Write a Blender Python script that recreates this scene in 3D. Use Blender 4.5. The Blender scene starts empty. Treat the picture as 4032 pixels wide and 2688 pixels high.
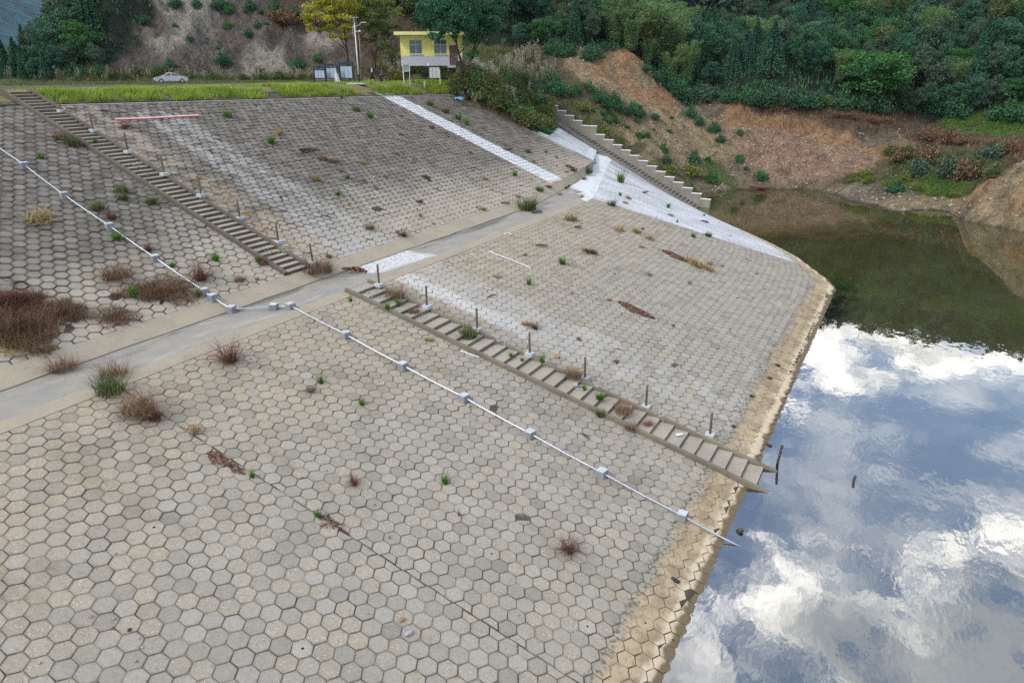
import bpy, bmesh, math, random
import numpy as np
from mathutils import Vector, Matrix
from mathutils.bvhtree import BVHTree
R=math.radians
random.seed(7); rng=np.random.default_rng(7)
SC=bpy.context.scene
COL=SC.collection
# ------------------------------------------------------------------ camera
# metres; X = towards the water, Y = along the dam, Z up, water surface at z = 0
F_PX=2773.7; PITCH=0.370539; HEAD=0.509938; ROLL=-0.002346; CZ=16.58
fw=np.array([-math.sin(HEAD)*math.cos(PITCH),math.cos(HEAD)*math.cos(PITCH),-math.sin(PITCH)])
rt=np.array([math.cos(HEAD),math.sin(HEAD),0.]); up=np.cross(rt,fw)
RT=rt*math.cos(ROLL)+up*math.sin(ROLL); UPV=up*math.cos(ROLL)-rt*math.sin(ROLL)
cd=bpy.data.cameras.new('camera'); cam=bpy.data.objects.new('camera',cd); COL.objects.link(cam)
m=Matrix.Identity(4)
for i in range(3):
    m[i][0]=RT[i]; m[i][1]=UPV[i]; m[i][2]=-fw[i]
m[2][3]=CZ
cam.matrix_world=m
cd.sensor_width=36; cd.lens=36*F_PX/4032; cd.clip_end=6000; cd.clip_start=.1
SC.camera=cam
# ------------------------------------------------------------------ light
SUN_EL=R(46); SUN_AZ=R(205)          # azimuth measured clockwise from +Y
SC.render.engine='CYCLES'; SC.cycles.use_denoising=False
SC.view_settings.view_transform='Standard'; SC.view_settings.look='None'
SC.view_settings.exposure=0.70; SC.view_settings.gamma=1
w=bpy.data.worlds.new('World'); SC.world=w; w.use_nodes=True
nt=w.node_tree; nt.nodes.clear()
class G:
    """tiny node-graph helper"""
    def __init__(s,nt): s.t=nt
    def n(s,typ,**k):
        x=s.t.nodes.new(typ)
        for a,b in k.items(): setattr(x,a,b)
        return x
    def put(s,sock,v):
        if hasattr(v,'is_output'): s.t.links.new(v,sock)
        elif isinstance(v,(tuple,list)) and len(v)==3 and sock.type=='RGBA': sock.default_value=(*v,1)
        else: sock.default_value=v
    def m(s,op,a,b=0.,c=None,clamp=False):
        x=s.n('ShaderNodeMath',operation=op); x.use_clamp=clamp
        s.put(x.inputs[0],a); s.put(x.inputs[1],b)
        if c is not None: s.put(x.inputs[2],c)
        return x.outputs[0]
    def mix(s,f,a,b,mode='MIX'):
        x=s.n('ShaderNodeMix',data_type='RGBA',blend_type=mode); x.clamp_factor=True
        s.put(x.inputs[0],f); s.put(x.inputs[6],a); s.put(x.inputs[7],b)
        return x.outputs[2]
    def ss(s,v,lo,hi):
        x=s.n('ShaderNodeMapRange',interpolation_type='SMOOTHSTEP')
        s.put(x.inputs[0],v); s.put(x.inputs[1],lo); s.put(x.inputs[2],hi); x.inputs[3].default_value=0; x.inputs[4].default_value=1
        return x.outputs[0]
    def noise(s,vec,scale,detail=4,rough=.55,out=0):
        x=s.n('ShaderNodeTexNoise'); s.put(x.inputs['Scale'],scale); x.inputs['Detail'].default_value=detail; x.inputs['Roughness'].default_value=rough
        if vec is not None: s.put(x.inputs['Vector'],vec)
        return x.outputs[out]
    def vor(s,vec,scale,out='Distance',feature='F1'):
        x=s.n('ShaderNodeTexVoronoi',feature=feature); s.put(x.inputs['Scale'],scale)
        if vec is not None: s.put(x.inputs['Vector'],vec)
        return x.outputs[out]
    def sep(s,v):
        x=s.n('ShaderNodeSeparateXYZ'); s.put(x.inputs[0],v); return x.outputs
    def comb(s,a,b,c):
        x=s.n('ShaderNodeCombineXYZ'); s.put(x.inputs[0],a); s.put(x.inputs[1],b); s.put(x.inputs[2],c); return x.outputs[0]
    def attr(s,name): 
        return s.n('ShaderNodeAttribute',attribute_name=name).outputs
    def band(s,v,lo,hi,soft):
        return s.m('MULTIPLY',s.ss(v,lo-soft,lo+soft),s.m('SUBTRACT',1.,s.ss(v,hi-soft,hi+soft)))
    def vm(s,op,a,b):
        x=s.n('ShaderNodeVectorMath',operation=op); s.put(x.inputs[0],a); s.put(x.inputs[1],b); return x.outputs[0]
g=G(nt)
sky=g.n('ShaderNodeTexSky',sky_type='NISHITA'); sky.sun_disc=False; sky.sun_elevation=SUN_EL; sky.sun_rotation=SUN_AZ
sky.air_density=1.2; sky.dust_density=1.5
tc=g.n('ShaderNodeTexCoord'); dx,dy,dz=g.sep(tc.outputs['Generated'])
dzc=g.m('MAXIMUM',dz,0.03)
cp=g.comb(g.m('DIVIDE',dx,g.m('ADD',dzc,.12)),g.m('DIVIDE',dy,g.m('ADD',dzc,.12)),0.)
_x,_y,_z=g.sep(cp)
cn=g.noise(g.vm('ADD',cp,(3.2,1.7,0)),6.0,12,.66)
_d=g.m('ADD',_y,g.m('MULTIPLY',_x,-.9))          # lower-right of the mirrored sky is the cloud bank
cn=g.m('ADD',cn,g.m('MULTIPLY',g.ss(_y,1.92,2.05),.12))
cn=g.m('SUBTRACT',cn,g.m('MULTIPLY',g.band(_d,1.22,1.78,.10),.15))
cn=g.m('ADD',cn,g.m('MULTIPLY',g.m('SUBTRACT',1.,g.ss(_d,1.05,1.30)),.085))
cn=g.m('ADD',cn,g.m('MULTIPLY',g.m('SUBTRACT',g.noise(g.vm('ADD',cp,(5.,3.,4)),13.,8,.6),.5),.22))
cn2=g.noise(g.vm('ADD',cp,(9.2,4.7,2)),4.2,6,.6)
veil=g.m('ADD',.06,g.m('MULTIPLY',g.ss(g.noise(g.vm('ADD',cp,(7.,2.,1)),5.1,9,.62),.42,.68),.34))
cmask=g.m('ADD',veil,g.m('MULTIPLY',g.ss(cn,.455,.62),g.m('SUBTRACT',1.,veil)))
shade=g.ss(g.m('ADD',g.m('MULTIPLY',cn2,.6),g.m('ADD',g.m('MULTIPLY',g.noise(g.vm('ADD',cp,(1,8,5)),1.9,4),.4),g.m('MULTIPLY',g.ss(_d,.75,1.25),.16))),.48,.70)
ccol=g.mix(shade,(.30,.33,.38),(1.15,1.12,1.07))
bg1=g.n('ShaderNodeBackground'); g.put(bg1.inputs[0],sky.outputs[0]); bg1.inputs[1].default_value=.15
bg2=g.n('ShaderNodeBackground'); g.put(bg2.inputs[0],ccol); bg2.inputs[1].default_value=1.9
sky_c=g.mix(1.,sky.outputs[0],(.82,1.0,1.20),'MULTIPLY'); g.put(bg1.inputs[0],sky_c)
ms=g.n('ShaderNodeMixShader'); g.put(ms.inputs[0],cmask); nt.links.new(bg1.outputs[0],ms.inputs[1]); nt.links.new(bg2.outputs[0],ms.inputs[2])
wo=g.n('ShaderNodeOutputWorld'); nt.links.new(ms.outputs[0],wo.inputs[0])
sl=bpy.data.lights.new('sun','SUN'); sl.energy=1.5; sl.angle=R(12); sl.color=(1,.92,.80)
so=bpy.data.objects.new('sun',sl); COL.objects.link(so)
so.rotation_euler=(R(90)-SUN_EL,0,-SUN_AZ+math.pi)   # from the sun down
sd=Vector((math.sin(SUN_AZ)*math.cos(SUN_EL),math.cos(SUN_AZ)*math.cos(SUN_EL),math.sin(SUN_EL)))
so.rotation_euler=sd.to_track_quat('Z','Y').to_euler()
# ------------------------------------------------------------------ helpers
def ray(x,y): return (x-2016)*RT-(y-1344)*UPV+F_PX*fw
C0=np.array([0,0,CZ])
def onz(x,y,z):
    d=ray(x,y); return C0+d*((z-CZ)/d[2])
def atr(x,y,r):
    d=ray(x,y); return C0+d*(r/math.hypot(d[0],d[1]))
def azr(x,r,z):                       # a place by bearing, range and height
    d=ray(x,300); d=d*(r/math.hypot(d[0],d[1])); return np.array([d[0],d[1],z])
def tag(o,label=None,cat=None,group=None,kind=None):
    if label: o['label']=label
    if cat: o['category']=cat
    if group: o['group']=group
    if kind: o['kind']=kind
    return o
def empty(name,loc=(0,0,0),rz=0.,label=None,cat=None,group=None):
    o=bpy.data.objects.new(name,None); COL.objects.link(o); o.location=loc; o.rotation_euler=(0,0,rz); o.empty_display_size=.2
    return tag(o,label,cat,group)
def mesh_obj(name,me,mat=None,parent=None):
    o=bpy.data.objects.new(name,me); COL.objects.link(o)
    if mat is not None: me.materials.append(mat)
    if parent is not None: o.parent=parent
    return o
def np_mesh(name,V,Fc,smooth=False):
    """V (n,3); Fc a list of (m,k) int arrays of k-gons"""
    me=bpy.data.meshes.new(name); V=np.asarray(V,dtype=np.float32)
    Fc=[np.asarray(f,dtype=np.int32) for f in Fc if len(f)]
    loops=np.concatenate([f.ravel() for f in Fc]); tot=np.concatenate([np.full(len(f),f.shape[1]) for f in Fc]).astype(np.int32)
    st=np.concatenate([[0],np.cumsum(tot)[:-1]]).astype(np.int32)
    me.vertices.add(len(V)); me.vertices.foreach_set('co',V.ravel())
    me.loops.add(len(loops)); me.loops.foreach_set('vertex_index',loops)
    me.polygons.add(len(tot)); me.polygons.foreach_set('loop_start',st); me.polygons.foreach_set('loop_total',tot)
    me.polygons.foreach_set('use_smooth',np.full(len(tot),smooth))
    me.update(calc_edges=True); me.validate()
    return me
def vattr(me,name,arr):
    arr=np.asarray(arr,dtype=np.float32)
    a=me.attributes.new(name,'FLOAT_VECTOR','POINT'); a.data.foreach_set('vector',arr.ravel())
class MB:
    def __init__(s): s.v=[]; s.f=[]
    def add(s,vs,fs):
        n=len(s.v); s.v+=[tuple(v) for v in vs]; s.f+=[tuple(i+n for i in f) for f in fs]; return s
    def hexa(s,b,t):                   # four bottom + four top corners
        return s.add(list(b)+list(t),[(3,2,1,0),(4,5,6,7),(0,1,5,4),(1,2,6,5),(2,3,7,6),(3,0,4,7)])
    def box(s,c,d,rz=0.,bev=0.):
        x,y,z=[q/2 for q in d]; ca,sa=math.cos(rz),math.sin(rz)
        def P(px,py,pz): return (c[0]+px*ca-py*sa,c[1]+px*sa+py*ca,c[2]+pz)
        if bev<=0: return s.hexa([P(-x,-y,-z),P(x,-y,-z),P(x,y,-z),P(-x,y,-z)],[P(-x,-y,z),P(x,-y,z),P(x,y,z),P(-x,y,z)])
        e=bev; vs=[];fs=[]
        for (sx,sy,zz) in ((x-e,y-e,-z),(x,y,-z+e),(x,y,z-e),(x-e,y-e,z)):
            ix=min(e,x*.5) ; 
            k=e if sx==x else 0
            ring=[(-sx+k,-sy),(sx-k,-sy),(sx,-sy+k),(sx,sy-k),(sx-k,sy),(-sx+k,sy),(-sx,sy-k),(-sx,-sy+k)]
            if k==0:
                q=e*.4; ring=[(-sx+q,-sy),(sx-q,-sy),(sx,-sy+q),(sx,sy-q),(sx-q,sy),(-sx+q,sy),(-sx,sy-q),(-sx,-sy+q)]
            vs+=[P(a,b,zz) for a,b in ring]
        for r in range(3):
            for i in range(8): j=(i+1)%8; fs.append((r*8+i,r*8+j,(r+1)*8+j,(r+1)*8+i))
        fs.append(tuple(range(7,-1,-1))); fs.append(tuple(range(24,32)))
        return s.add(vs,fs)
    def tube(s,pts,rad,n=8,cap=True):
        pts=[Vector(p) for p in pts]; rad=rad if isinstance(rad,(list,tuple)) else [rad]*len(pts)
        vs=[];fs=[]
        for i,p in enumerate(pts):
            t=(pts[min(i+1,len(pts)-1)]-pts[max(i-1,0)]).normalized()
            a=t.cross(Vector((0,0,1)) if abs(t.z)<.95 else Vector((0,1,0))).normalized(); b=t.cross(a)
            for k in range(n):
                th=2*math.pi*k/n; vs.append(p+(a*math.cos(th)+b*math.sin(th))*rad[i])
        for i in range(len(pts)-1):
            for k in range(n):
                j=(k+1)%n; fs.append((i*n+k,(i+1)*n+k,(i+1)*n+j,i*n+j))
        if cap: fs.append(tuple(range(n))); fs.append(tuple(range(len(pts)*n-1,(len(pts)-1)*n-1,-1)))
        return s.add(vs,fs)
    def prism(s,poly,axis,a0,a1):      # polygon extruded along axis 0/1/2
        def P(u,v,w): return {0:(w,u,v),1:(u,w,v),2:(u,v,w)}[axis]
        n=len(poly); vs=[P(u,v,a0) for u,v in poly]+[P(u,v,a1) for u,v in poly]
        fs=[tuple(range(n-1,-1,-1)),tuple(range(n,2*n))]+[(i,(i+1)%n,n+(i+1)%n,n+i) for i in range(n)]
        return s.add(vs,fs)
    def build(s,name,mat,parent=None,smooth=False):
        me=bpy.data.meshes.new(name); me.from_pydata([tuple(v) for v in s.v],[],s.f)
        bm=bmesh.new(); bm.from_mesh(me); bmesh.ops.recalc_face_normals(bm,faces=bm.faces); bm.to_mesh(me); bm.free()
        if smooth:
            for p in me.polygons: p.use_smooth=True
        return mesh_obj(name,me,mat,parent)
def copy_tree(o,parent=None):
    c=o.copy(); COL.objects.link(c)
    if parent is not None: c.parent=parent
    for ch in list(o.children): copy_tree(ch,c)
    return c
def fbm(x,y,s=1.,o=4,seed=0):
    x=np.asarray(x,float); y=np.asarray(y,float); v=np.zeros(np.broadcast(x,y).shape); a=1.;f=s
    r=np.random.default_rng(1000+seed)
    for _ in range(o):
        for k in range(4):
            th=r.uniform(0,6.283); ph=r.uniform(0,6.283); q=f*r.uniform(.7,1.4)
            v+=a*.25*np.sin((x*math.cos(th)+y*math.sin(th))*q+ph+1.3*np.sin((y*math.cos(th)-x*math.sin(th))*q*.7+ph*2))
        a*=.5; f*=2.1
    return v
# ------------------------------------------------------------------ materials
def mat(name):
    m=bpy.data.materials.new(name); m.use_nodes=True; t=m.node_tree; t.nodes.clear()
    g=G(t); b=g.n('ShaderNodeBsdfPrincipled'); o=g.n('ShaderNodeOutputMaterial'); t.links.new(b.outputs[0],o.inputs[0])
    g.b=b; g.o=o; b.inputs['Roughness'].default_value=.85; b.inputs['Specular IOR Level'].default_value=.25
    return m,g
def bump(g,h,st=.3,dist=.02):
    b=g.n('ShaderNodeBump'); b.inputs['Strength'].default_value=st; b.inputs['Distance'].default_value=dist
    g.put(b.inputs['Height'],h); g.put(g.b.inputs['Normal'],b.outputs[0])
def plain(name,c,rough=.7,var=.15,scale=6,metal=0.,spec=.3,dirt=None):
    m,g=mat(name); p=g.n('ShaderNodeTexCoord').outputs['Object']
    n=g.noise(p,scale,5)
    c2=tuple(x*(1-var*2) for x in c) if dirt is None else dirt
    g.put(g.b.inputs['Base Color'],g.mix(g.ss(n,.35,.75),c,c2)); g.b.inputs['Roughness'].default_value=rough
    g.b.inputs['Metallic'].default_value=metal; g.b.inputs['Specular IOR Level'].default_value=spec
    return m
def paving(name,mode):
    """mode 'low' / 'up' / 'panel': hexagonal concrete blocks; attributes ab (along, down) and hx (rnd,rnd2,hole), lc local"""
    m,g=mat(name)
    a,b,_=g.sep(g.attr('ab')[1]); r1,r2,hole=g.sep(g.attr('hx')[1]); lc=g.attr('lc')[1]
    P=g.n('ShaderNodeNewGeometry').outputs['Position']; X,Y,Z=g.sep(P)
    big=g.noise(P,.22,4); mid=g.noise(P,1.3,5,.6); fine=g.noise(P,13.,6,.85); med=g.noise(P,7.,4,.6)
    grey=g.mix(r1,(.245,.227,.196),(.325,.303,.265))
    beige=g.mix(r2,(.265,.23,.182),(.33,.29,.232))
    c=g.mix(g.m('MULTIPLY',g.ss(g.m('ADD',r2,g.m('MULTIPLY',big,.8)),.6,1.5),.8),grey,beige)
    c=g.mix(g.m('MULTIPLY',g.ss(r1,.988,.99),.6),c,(.17,.155,.13))                    # a few dark, rough blocks
    c=g.mix(g.m('MULTIPLY',hole,.35),c,(.40,.385,.35))             # pale drain blocks
    # aggregate
    vd=g.vor(P,15.); agg=g.m('SUBTRACT',1.,g.ss(vd,.12,.34))
    vc=g.sep(g.vor(P,15.,'Color'))[0]
    rough_blk=g.ss(r2,.35,.8)
    c=g.mix(g.m('MULTIPLY',g.m('MULTIPLY',agg,g.ss(vc,.55,.8)),g.m('ADD',.25,g.m('MULTIPLY',rough_blk,.7))),c,(.62,.57,.5))
    c=g.mix(g.m('MULTIPLY',g.m('MULTIPLY',agg,g.ss(vc,.32,.1)),g.m('ADD',.25,g.m('MULTIPLY',rough_blk,.6))),c,(.13,.115,.095))
    c=g.mix(g.m('MULTIPLY',g.ss(fine,.5,.70),.6),c,g.mix(1.,c,(1.36,1.33,1.28),'MULTIPLY'))
    c=g.mix(g.m('MULTIPLY',g.ss(fine,.5,.30),.65),c,g.mix(1.,c,(.56,.54,.51),'MULTIPLY'))
    c=g.mix(g.m('MULTIPLY',g.ss(med,.50,.75),.45),c,g.mix(1.,c,(.7,.68,.62),'MULTIPLY'))
    # worn edge of each block
    ln=g.n('ShaderNodeVectorMath',operation='LENGTH'); g.put(ln.inputs[0],lc); L=ln.outputs[1]
    c=g.mix(g.m('MULTIPLY',g.ss(g.m('ADD',L,g.m('MULTIPLY',med,.12)),.27,.36),.45),c,g.mix(1.,c,(.62,.6,.52),'MULTIPLY'))
    st1=g.noise(g.vm('MULTIPLY',P,(.35,1.,1.)),.55,6,.65)
    c=g.mix(g.m('MULTIPLY',g.ss(st1,.52,.70),.5),c,g.mix(1.,c,(.66,.63,.56),'MULTIPLY'))
    c=g.mix(g.m('MULTIPLY',g.ss(st1,.48,.34),.35),c,g.mix(1.,c,(1.22,1.2,1.16),'MULTIPLY'))
    n1=g.m('MULTIPLY',g.m('SUBTRACT',mid,.5),1.)
    if mode=='low':
        # greyer near the water, beige near the berm
        c=g.mix(g.m('MULTIPLY',g.ss(Z,2.5,5.3),.55),c,g.mix(1.,c,(1.06,.97,.84),'MULTIPLY'))
        # pale wash streak
        yy=g.m('SUBTRACT',Y,g.m('MULTIPLY',g.m('SUBTRACT',big,.5),2.2))
        st=g.m('MULTIPLY',g.band(yy,30.9,34.9,.5),g.ss(g.m('ADD',mid,g.m('MULTIPLY',g.ss(X,-8.,-22.),.25)),.40,.62))
        c=g.mix(g.m('MULTIPLY',st,.30),c,(.46,.46,.455))
        core=g.m('MULTIPLY',g.band(g.m('SUBTRACT',Y,g.m('MULTIPLY',n1,1.2)),30.7,32.2,.22),g.m('MULTIPLY',g.ss(X,-13.,-22.),g.ss(med,.36,.52)))
        c=g.mix(g.m('MULTIPLY',core,.55),c,(.58,.59,.60))
        # white-washed far part
        wb=g.ss(g.m('SUBTRACT',a,g.m('ADD',61.,g.m('MULTIPLY',b,.2))),-.15,.15)
        pat=g.m('ADD',g.m('MULTIPLY',mid,.7),g.m('MULTIPLY',med,.5))
        wht=g.m('MULTIPLY',wb,g.m('SUBTRACT',1.,g.m('MULTIPLY',g.ss(pat,.62,.80),.55)))
        c=g.mix(g.m('MULTIPLY',wht,.82),c,g.mix(g.ss(st1,.4,.6),(.57,.60,.645),(.43,.45,.48)))
        # tide bands
        zz=g.m('ADD',Z,g.m('MULTIPLY',n1,.16))
        tan=g.m('SUBTRACT',1.,g.ss(zz,.36,.48))
        c=g.mix(g.m('MULTIPLY',tan,.85),c,g.mix(g.ss(mid,.4,.6),(.40,.315,.20),(.27,.20,.12)))
        c=g.mix(g.m('MULTIPLY',g.band(zz,.40,.50,.04),g.m('MULTIPLY',g.ss(med,.47,.62),.8)),c,(.085,.075,.05))
        c=g.mix(g.m('MULTIPLY',g.m('MULTIPLY',tan,g.ss(med,.50,.66)),.5),c,(.17,.13,.08))
        c=g.mix(g.m('MULTIPLY',g.band(zz,.085,.17,.03),.7),c,(.58,.49,.36))
        c=g.mix(g.m('MULTIPLY',g.m('SUBTRACT',1.,g.ss(zz,.055,.09)),.88),c,(.115,.085,.05))
    elif mode=='up':
        # lichen-dark upper part
        wv=g.m('ADD',Z,g.m('ADD',g.m('MULTIPLY',g.m('SUBTRACT',big,.5),7.),g.m('MULTIPLY',n1,4.)))
        wet=g.ss(wv,6.2,9.6)
        dk=g.mix(g.m('ADD',g.m('MULTIPLY',fine,.4),g.m('MULTIPLY',r1,.6)),(.075,.067,.057),(.185,.168,.145))
        near=g.ss(Y,24.,12.)
        c=g.mix(g.m('MULTIPLY',wet,.88),c,dk)
        blot=g.m('MULTIPLY',g.ss(mid,.50,.72),wet)
        c=g.mix(g.m('MULTIPLY',blot,.55),c,(.25,.23,.205))
        c=g.mix(g.m('MULTIPLY',g.ss(mid,.48,.34),g.m('MULTIPLY',wet,.6)),c,(.05,.045,.038))
        c=g.mix(g.m('MULTIPLY',g.ss(Z,8.5,6.2),.35),c,(.40,.345,.27))
        yy=g.m('SUBTRACT',Y,g.m('MULTIPLY',g.m('SUBTRACT',big,.5),1.2))
        yl=g.m('ADD',31.5,g.m('MULTIPLY',g.ss(X,-29.,-50.),1.6)); 
        pale=g.m('MULTIPLY',g.m('MULTIPLY',g.ss(g.m('SUBTRACT',yy,yl),-.25,.25),g.m('SUBTRACT',1.,g.ss(yy,35.5,36.6))),g.m('SUBTRACT',1.,g.ss(X,-49.,-50.)))
        pale=g.m('MULTIPLY',pale,g.m('SUBTRACT',1.,g.m('MULTIPLY',g.band(yy,33.9,34.7,.25),.65)))
        c=g.mix(g.m('MULTIPLY',g.m('MULTIPLY',pale,g.ss(mid,.30,.55)),.62),c,g.mix(r1,(.315,.31,.30),(.385,.38,.37)))
        ws=g.m('MULTIPLY',g.m('MULTIPLY',g.ss(g.m('SUBTRACT',Y,g.m('MULTIPLY',n1,.35)),61.35,61.55),g.m('SUBTRACT',1.,g.ss(g.m('ADD',Y,g.m('MULTIPLY',n1,.35)),64.1,64.3))),g.ss(X,-29.9,-30.6))
        c=g.mix(g.m('MULTIPLY',ws,g.m('SUBTRACT',.92,g.m('MULTIPLY',g.ss(med,.50,.70),.6))),c,g.mix(mid,(.70,.72,.75),(.52,.54,.56)))
        # spilt soil beside the stairs
        c=g.mix(g.m('MULTIPLY',g.m('MULTIPLY',g.ss(g.m('ADD',L,g.m('MULTIPLY',med,.16)),.24,.40),g.ss(Z,6.2,8.)),.55),c,g.mix(1.,c,(.36,.34,.31),'MULTIPLY'))
        sl_=g.m('MULTIPLY',g.band(g.m('ADD',Y,g.m('MULTIPLY',n1,2.)),28.2,31.2,.35),g.ss(mid,.40,.6))
        c=g.mix(g.m('MULTIPLY',sl_,.6),c,(.33,.27,.20))
    else:
        c=g.mix(g.m('SUBTRACT',.88,g.m('MULTIPLY',g.ss(mid,.48,.66),.55)),c,(.50,.53,.57))
    # drain hole
    c=g.mix(g.m('MULTIPLY',hole,g.m('SUBTRACT',1.,g.ss(g.m('ADD',L,g.m('MULTIPLY',g.m('SUBTRACT',med,.5),.05)),.03,.045))),c,(.02,.018,.015))
    g.put(g.b.inputs['Base Color'],c)
    bump(g,g.m('ADD',g.m('MULTIPLY',fine,.6),g.m('MULTIPLY',agg,.5)),.5,.012)
    return m
def joint_mat(name,dark,light):
    m,g=mat(name); P=g.n('ShaderNodeNewGeometry').outputs['Position']; Z=g.sep(P)[2]
    n=g.noise(P,.9,5,.6); n2=g.noise(P,14.,4)
    c=g.mix(g.ss(n,.42,.66),dark,light); c=g.mix(g.m('MULTIPLY',g.ss(n2,.5,.7),.5),c,g.mix(1.,c,(.55,.55,.5),'MULTIPLY'))
    a,b,_=g.sep(g.attr('ab')[1]); X,Y,_z2=g.sep(P)
    if 'moss' in name: pw=g.m('MULTIPLY',g.band(Y,61.5,64.1,.1),g.ss(X,-29.9,-30.6))
    else: pw=g.m('MULTIPLY',g.ss(g.m('SUBTRACT',a,g.m('ADD',61.,g.m('MULTIPLY',b,.2))),-.15,.15),.8)
    c=g.mix(g.m('MULTIPLY',pw,.75),c,(.45,.47,.50))
    if 'moss' not in name: c=g.mix(g.m('SUBTRACT',1.,g.ss(Z,.05,.25)),c,(.06,.045,.028))
    g.put(g.b.inputs['Base Color'],c); bump(g,n2,.5,.02); return m
M={}
M['pave_low']=paving('hexagon_paving_lower','low'); M['pave_up']=paving('hexagon_paving_upper','up'); M['pave_panel']=paving('hexagon_paving_whitewashed','panel')
M['joint']=joint_mat('joint_mortar',(.075,.065,.048),(.25,.23,.19)); M['joint_up']=joint_mat('joint_moss',(.035,.031,.024),(.12,.108,.085))
def conc(name,base,alt,spk=1.,stain=(.12,.11,.09),st=.3,extra=None):
    m,g=mat(name); P=g.n('ShaderNodeNewGeometry').outputs['Position']
    n=g.noise(P,.8,6,.62); f=g.noise(P,30.,5,.75); md=g.noise(P,5.,5,.6)
    c=g.mix(g.ss(n,.35,.68),base,alt)
    c=g.mix(g.m('MULTIPLY',g.ss(f,.52,.72),.4*spk),c,g.mix(1.,c,(1.35,1.3,1.22),'MULTIPLY'))
    c=g.mix(g.m('MULTIPLY',g.ss(f,.48,.3),.5*spk),c,g.mix(1.,c,(.6,.58,.54),'MULTIPLY'))
    c=g.mix(g.m('MULTIPLY',g.ss(md,.56,.75),st),c,stain)
    if extra: c=extra(g,c,P,n,md)
    g.put(g.b.inputs['Base Color'],c); bump(g,f,.4,.01); return m
M['beam']=conc('rough_beam_concrete',(.345,.295,.22),(.29,.26,.21),1.2,(.14,.12,.085),.45)
def berm_x(g,c,P,n,md):
    X,Y,Z=g.sep(P)
    str_=g.noise(g.vm('MULTIPLY',P,(1.,.22,1.)),1.6,6,.65)
    c=g.mix(g.m('MULTIPLY',g.ss(str_,.54,.7),.45),c,(.42,.40,.37))
    c=g.mix(g.m('MULTIPLY',g.m('MULTIPLY',g.band(X,-28.3,-27.3,.25),g.ss(g.noise(g.vm('MULTIPLY',P,(1,.3,1)),.55,4),.5,.62)),.75),c,(.10,.098,.09))
    nn=g.m('SUBTRACT',n,.5)
    w1=g.m('MULTIPLY',g.band(g.m('ADD',Y,g.m('MULTIPLY',nn,2.)),31.,36.,.3),g.m('MULTIPLY',g.ss(md,.38,.5),g.ss(g.m('ADD',X,g.m('MULTIPLY',g.m('SUBTRACT',Y,31.),-.12)),-25.9,-26.6)))
    c=g.mix(g.m('MULTIPLY',w1,.7),c,(.62,.63,.64))
    w2=g.ss(g.m('ADD',g.m('SUBTRACT',Y,g.m('MULTIPLY',g.m('ADD',X,27.),-1.)),g.m('MULTIPLY',g.m('SUBTRACT',str_,.5),9.)),61.,62.5)
    return g.mix(g.m('MULTIPLY',w2,.85),c,(.60,.62,.65))
M['berm']=conc('smooth_berm_concrete',(.235,.228,.212),(.29,.262,.22),.9,(.16,.15,.125),.5,berm_x)
M['stair']=conc('weathered_stair_concrete',(.33,.295,.24),(.27,.245,.205),1.,(.10,.085,.06),.4)
M['stair_up']=conc('blackened_stair_concrete',(.34,.305,.25),(.25,.225,.19),1.,(.06,.055,.045),.5)
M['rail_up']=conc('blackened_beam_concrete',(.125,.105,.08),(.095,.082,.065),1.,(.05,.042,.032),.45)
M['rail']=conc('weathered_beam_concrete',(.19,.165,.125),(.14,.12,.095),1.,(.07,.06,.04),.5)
M['rock_stair']=conc('grey_stone_steps',(.20,.185,.16),(.15,.14,.125),1.)
M['parapet']=conc('brown_grey_render',(.21,.19,.165),(.27,.25,.22),.6,(.09,.085,.08),.5)
M['white_cap']=conc('white_cap_paint',(.72,.72,.71),(.62,.63,.64),.3,(.4,.39,.37),.3)
M['wash']=conc('white_wash_concrete',(.60,.62,.65),(.50,.52,.55),.4,(.36,.36,.36),.4)
M['newconc']=conc('new_grey_concrete',(.45,.47,.49),(.38,.40,.42),.5,(.28,.28,.28),.2)
M['blockconc']=conc('grey_cast_block',(.19,.205,.225),(.27,.28,.29),.5,(.10,.10,.09),.4)
M['blocktop']=conc('pale_block_top',(.50,.52,.55),(.40,.42,.45),.5,(.25,.25,.25),.3)
M['cap']=conc('pale_crest_concrete',(.33,.31,.28),(.16,.145,.125),.8,(.08,.07,.06),.5)
M['steel']=plain('galvanised_steel',(.50,.53,.58),.35,.12,9,.6,.5)
M['postmetal']=plain('weathered_brown_steel',(.17,.135,.10),.5,.2,12,.35,.4,(.26,.22,.17))
M['wetpost']=plain('wet_dark_steel',(.09,.08,.07),.4,.2,12,.2,.4)
M['dark']=plain('black_wire',(.03,.03,.03),.6)
M['white']=plain('white_paint',(.75,.76,.77),.5,.04)
M['pinkred']=plain('faded_red_paint',(.78,.20,.20),.5,.05)
M['rustred']=plain('red_oxide_paint',(.17,.062,.05),.6,.25,3)
M['yellow']=plain('yellow_wall_paint',(.72,.68,.22),.8,.05,1.5)
M['cream']=plain('pale_yellow_fascia',(.74,.70,.33),.8,.05,1.5)
M['lgrey']=plain('light_grey_wall_tile',(.45,.46,.52),.6,.06,3)
M['roof']=plain('dark_roof_felt',(.09,.08,.08),.8)
M['glass']=plain('window_glass',(.05,.065,.07),.12,.2,2,0.,.8)
M['frame']=plain('pale_green_window_frame',(.35,.50,.48),.5,.05)
M['door']=plain('dark_purple_door',(.09,.035,.05),.45,.2,14,0,.4,(.22,.10,.12))
M['blue']=plain('navy_blue_frame',(.010,.03,.085),.45,.1)
M['panel']=plain('pale_notice_panel',(.36,.44,.56),.5,.06,5)
M['panel2']=plain('grey_beige_notice_panel',(.43,.41,.38),.6,.06,5)
M['greyboard']=plain('grey_green_board',(.26,.31,.29),.6,.06,5)
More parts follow.
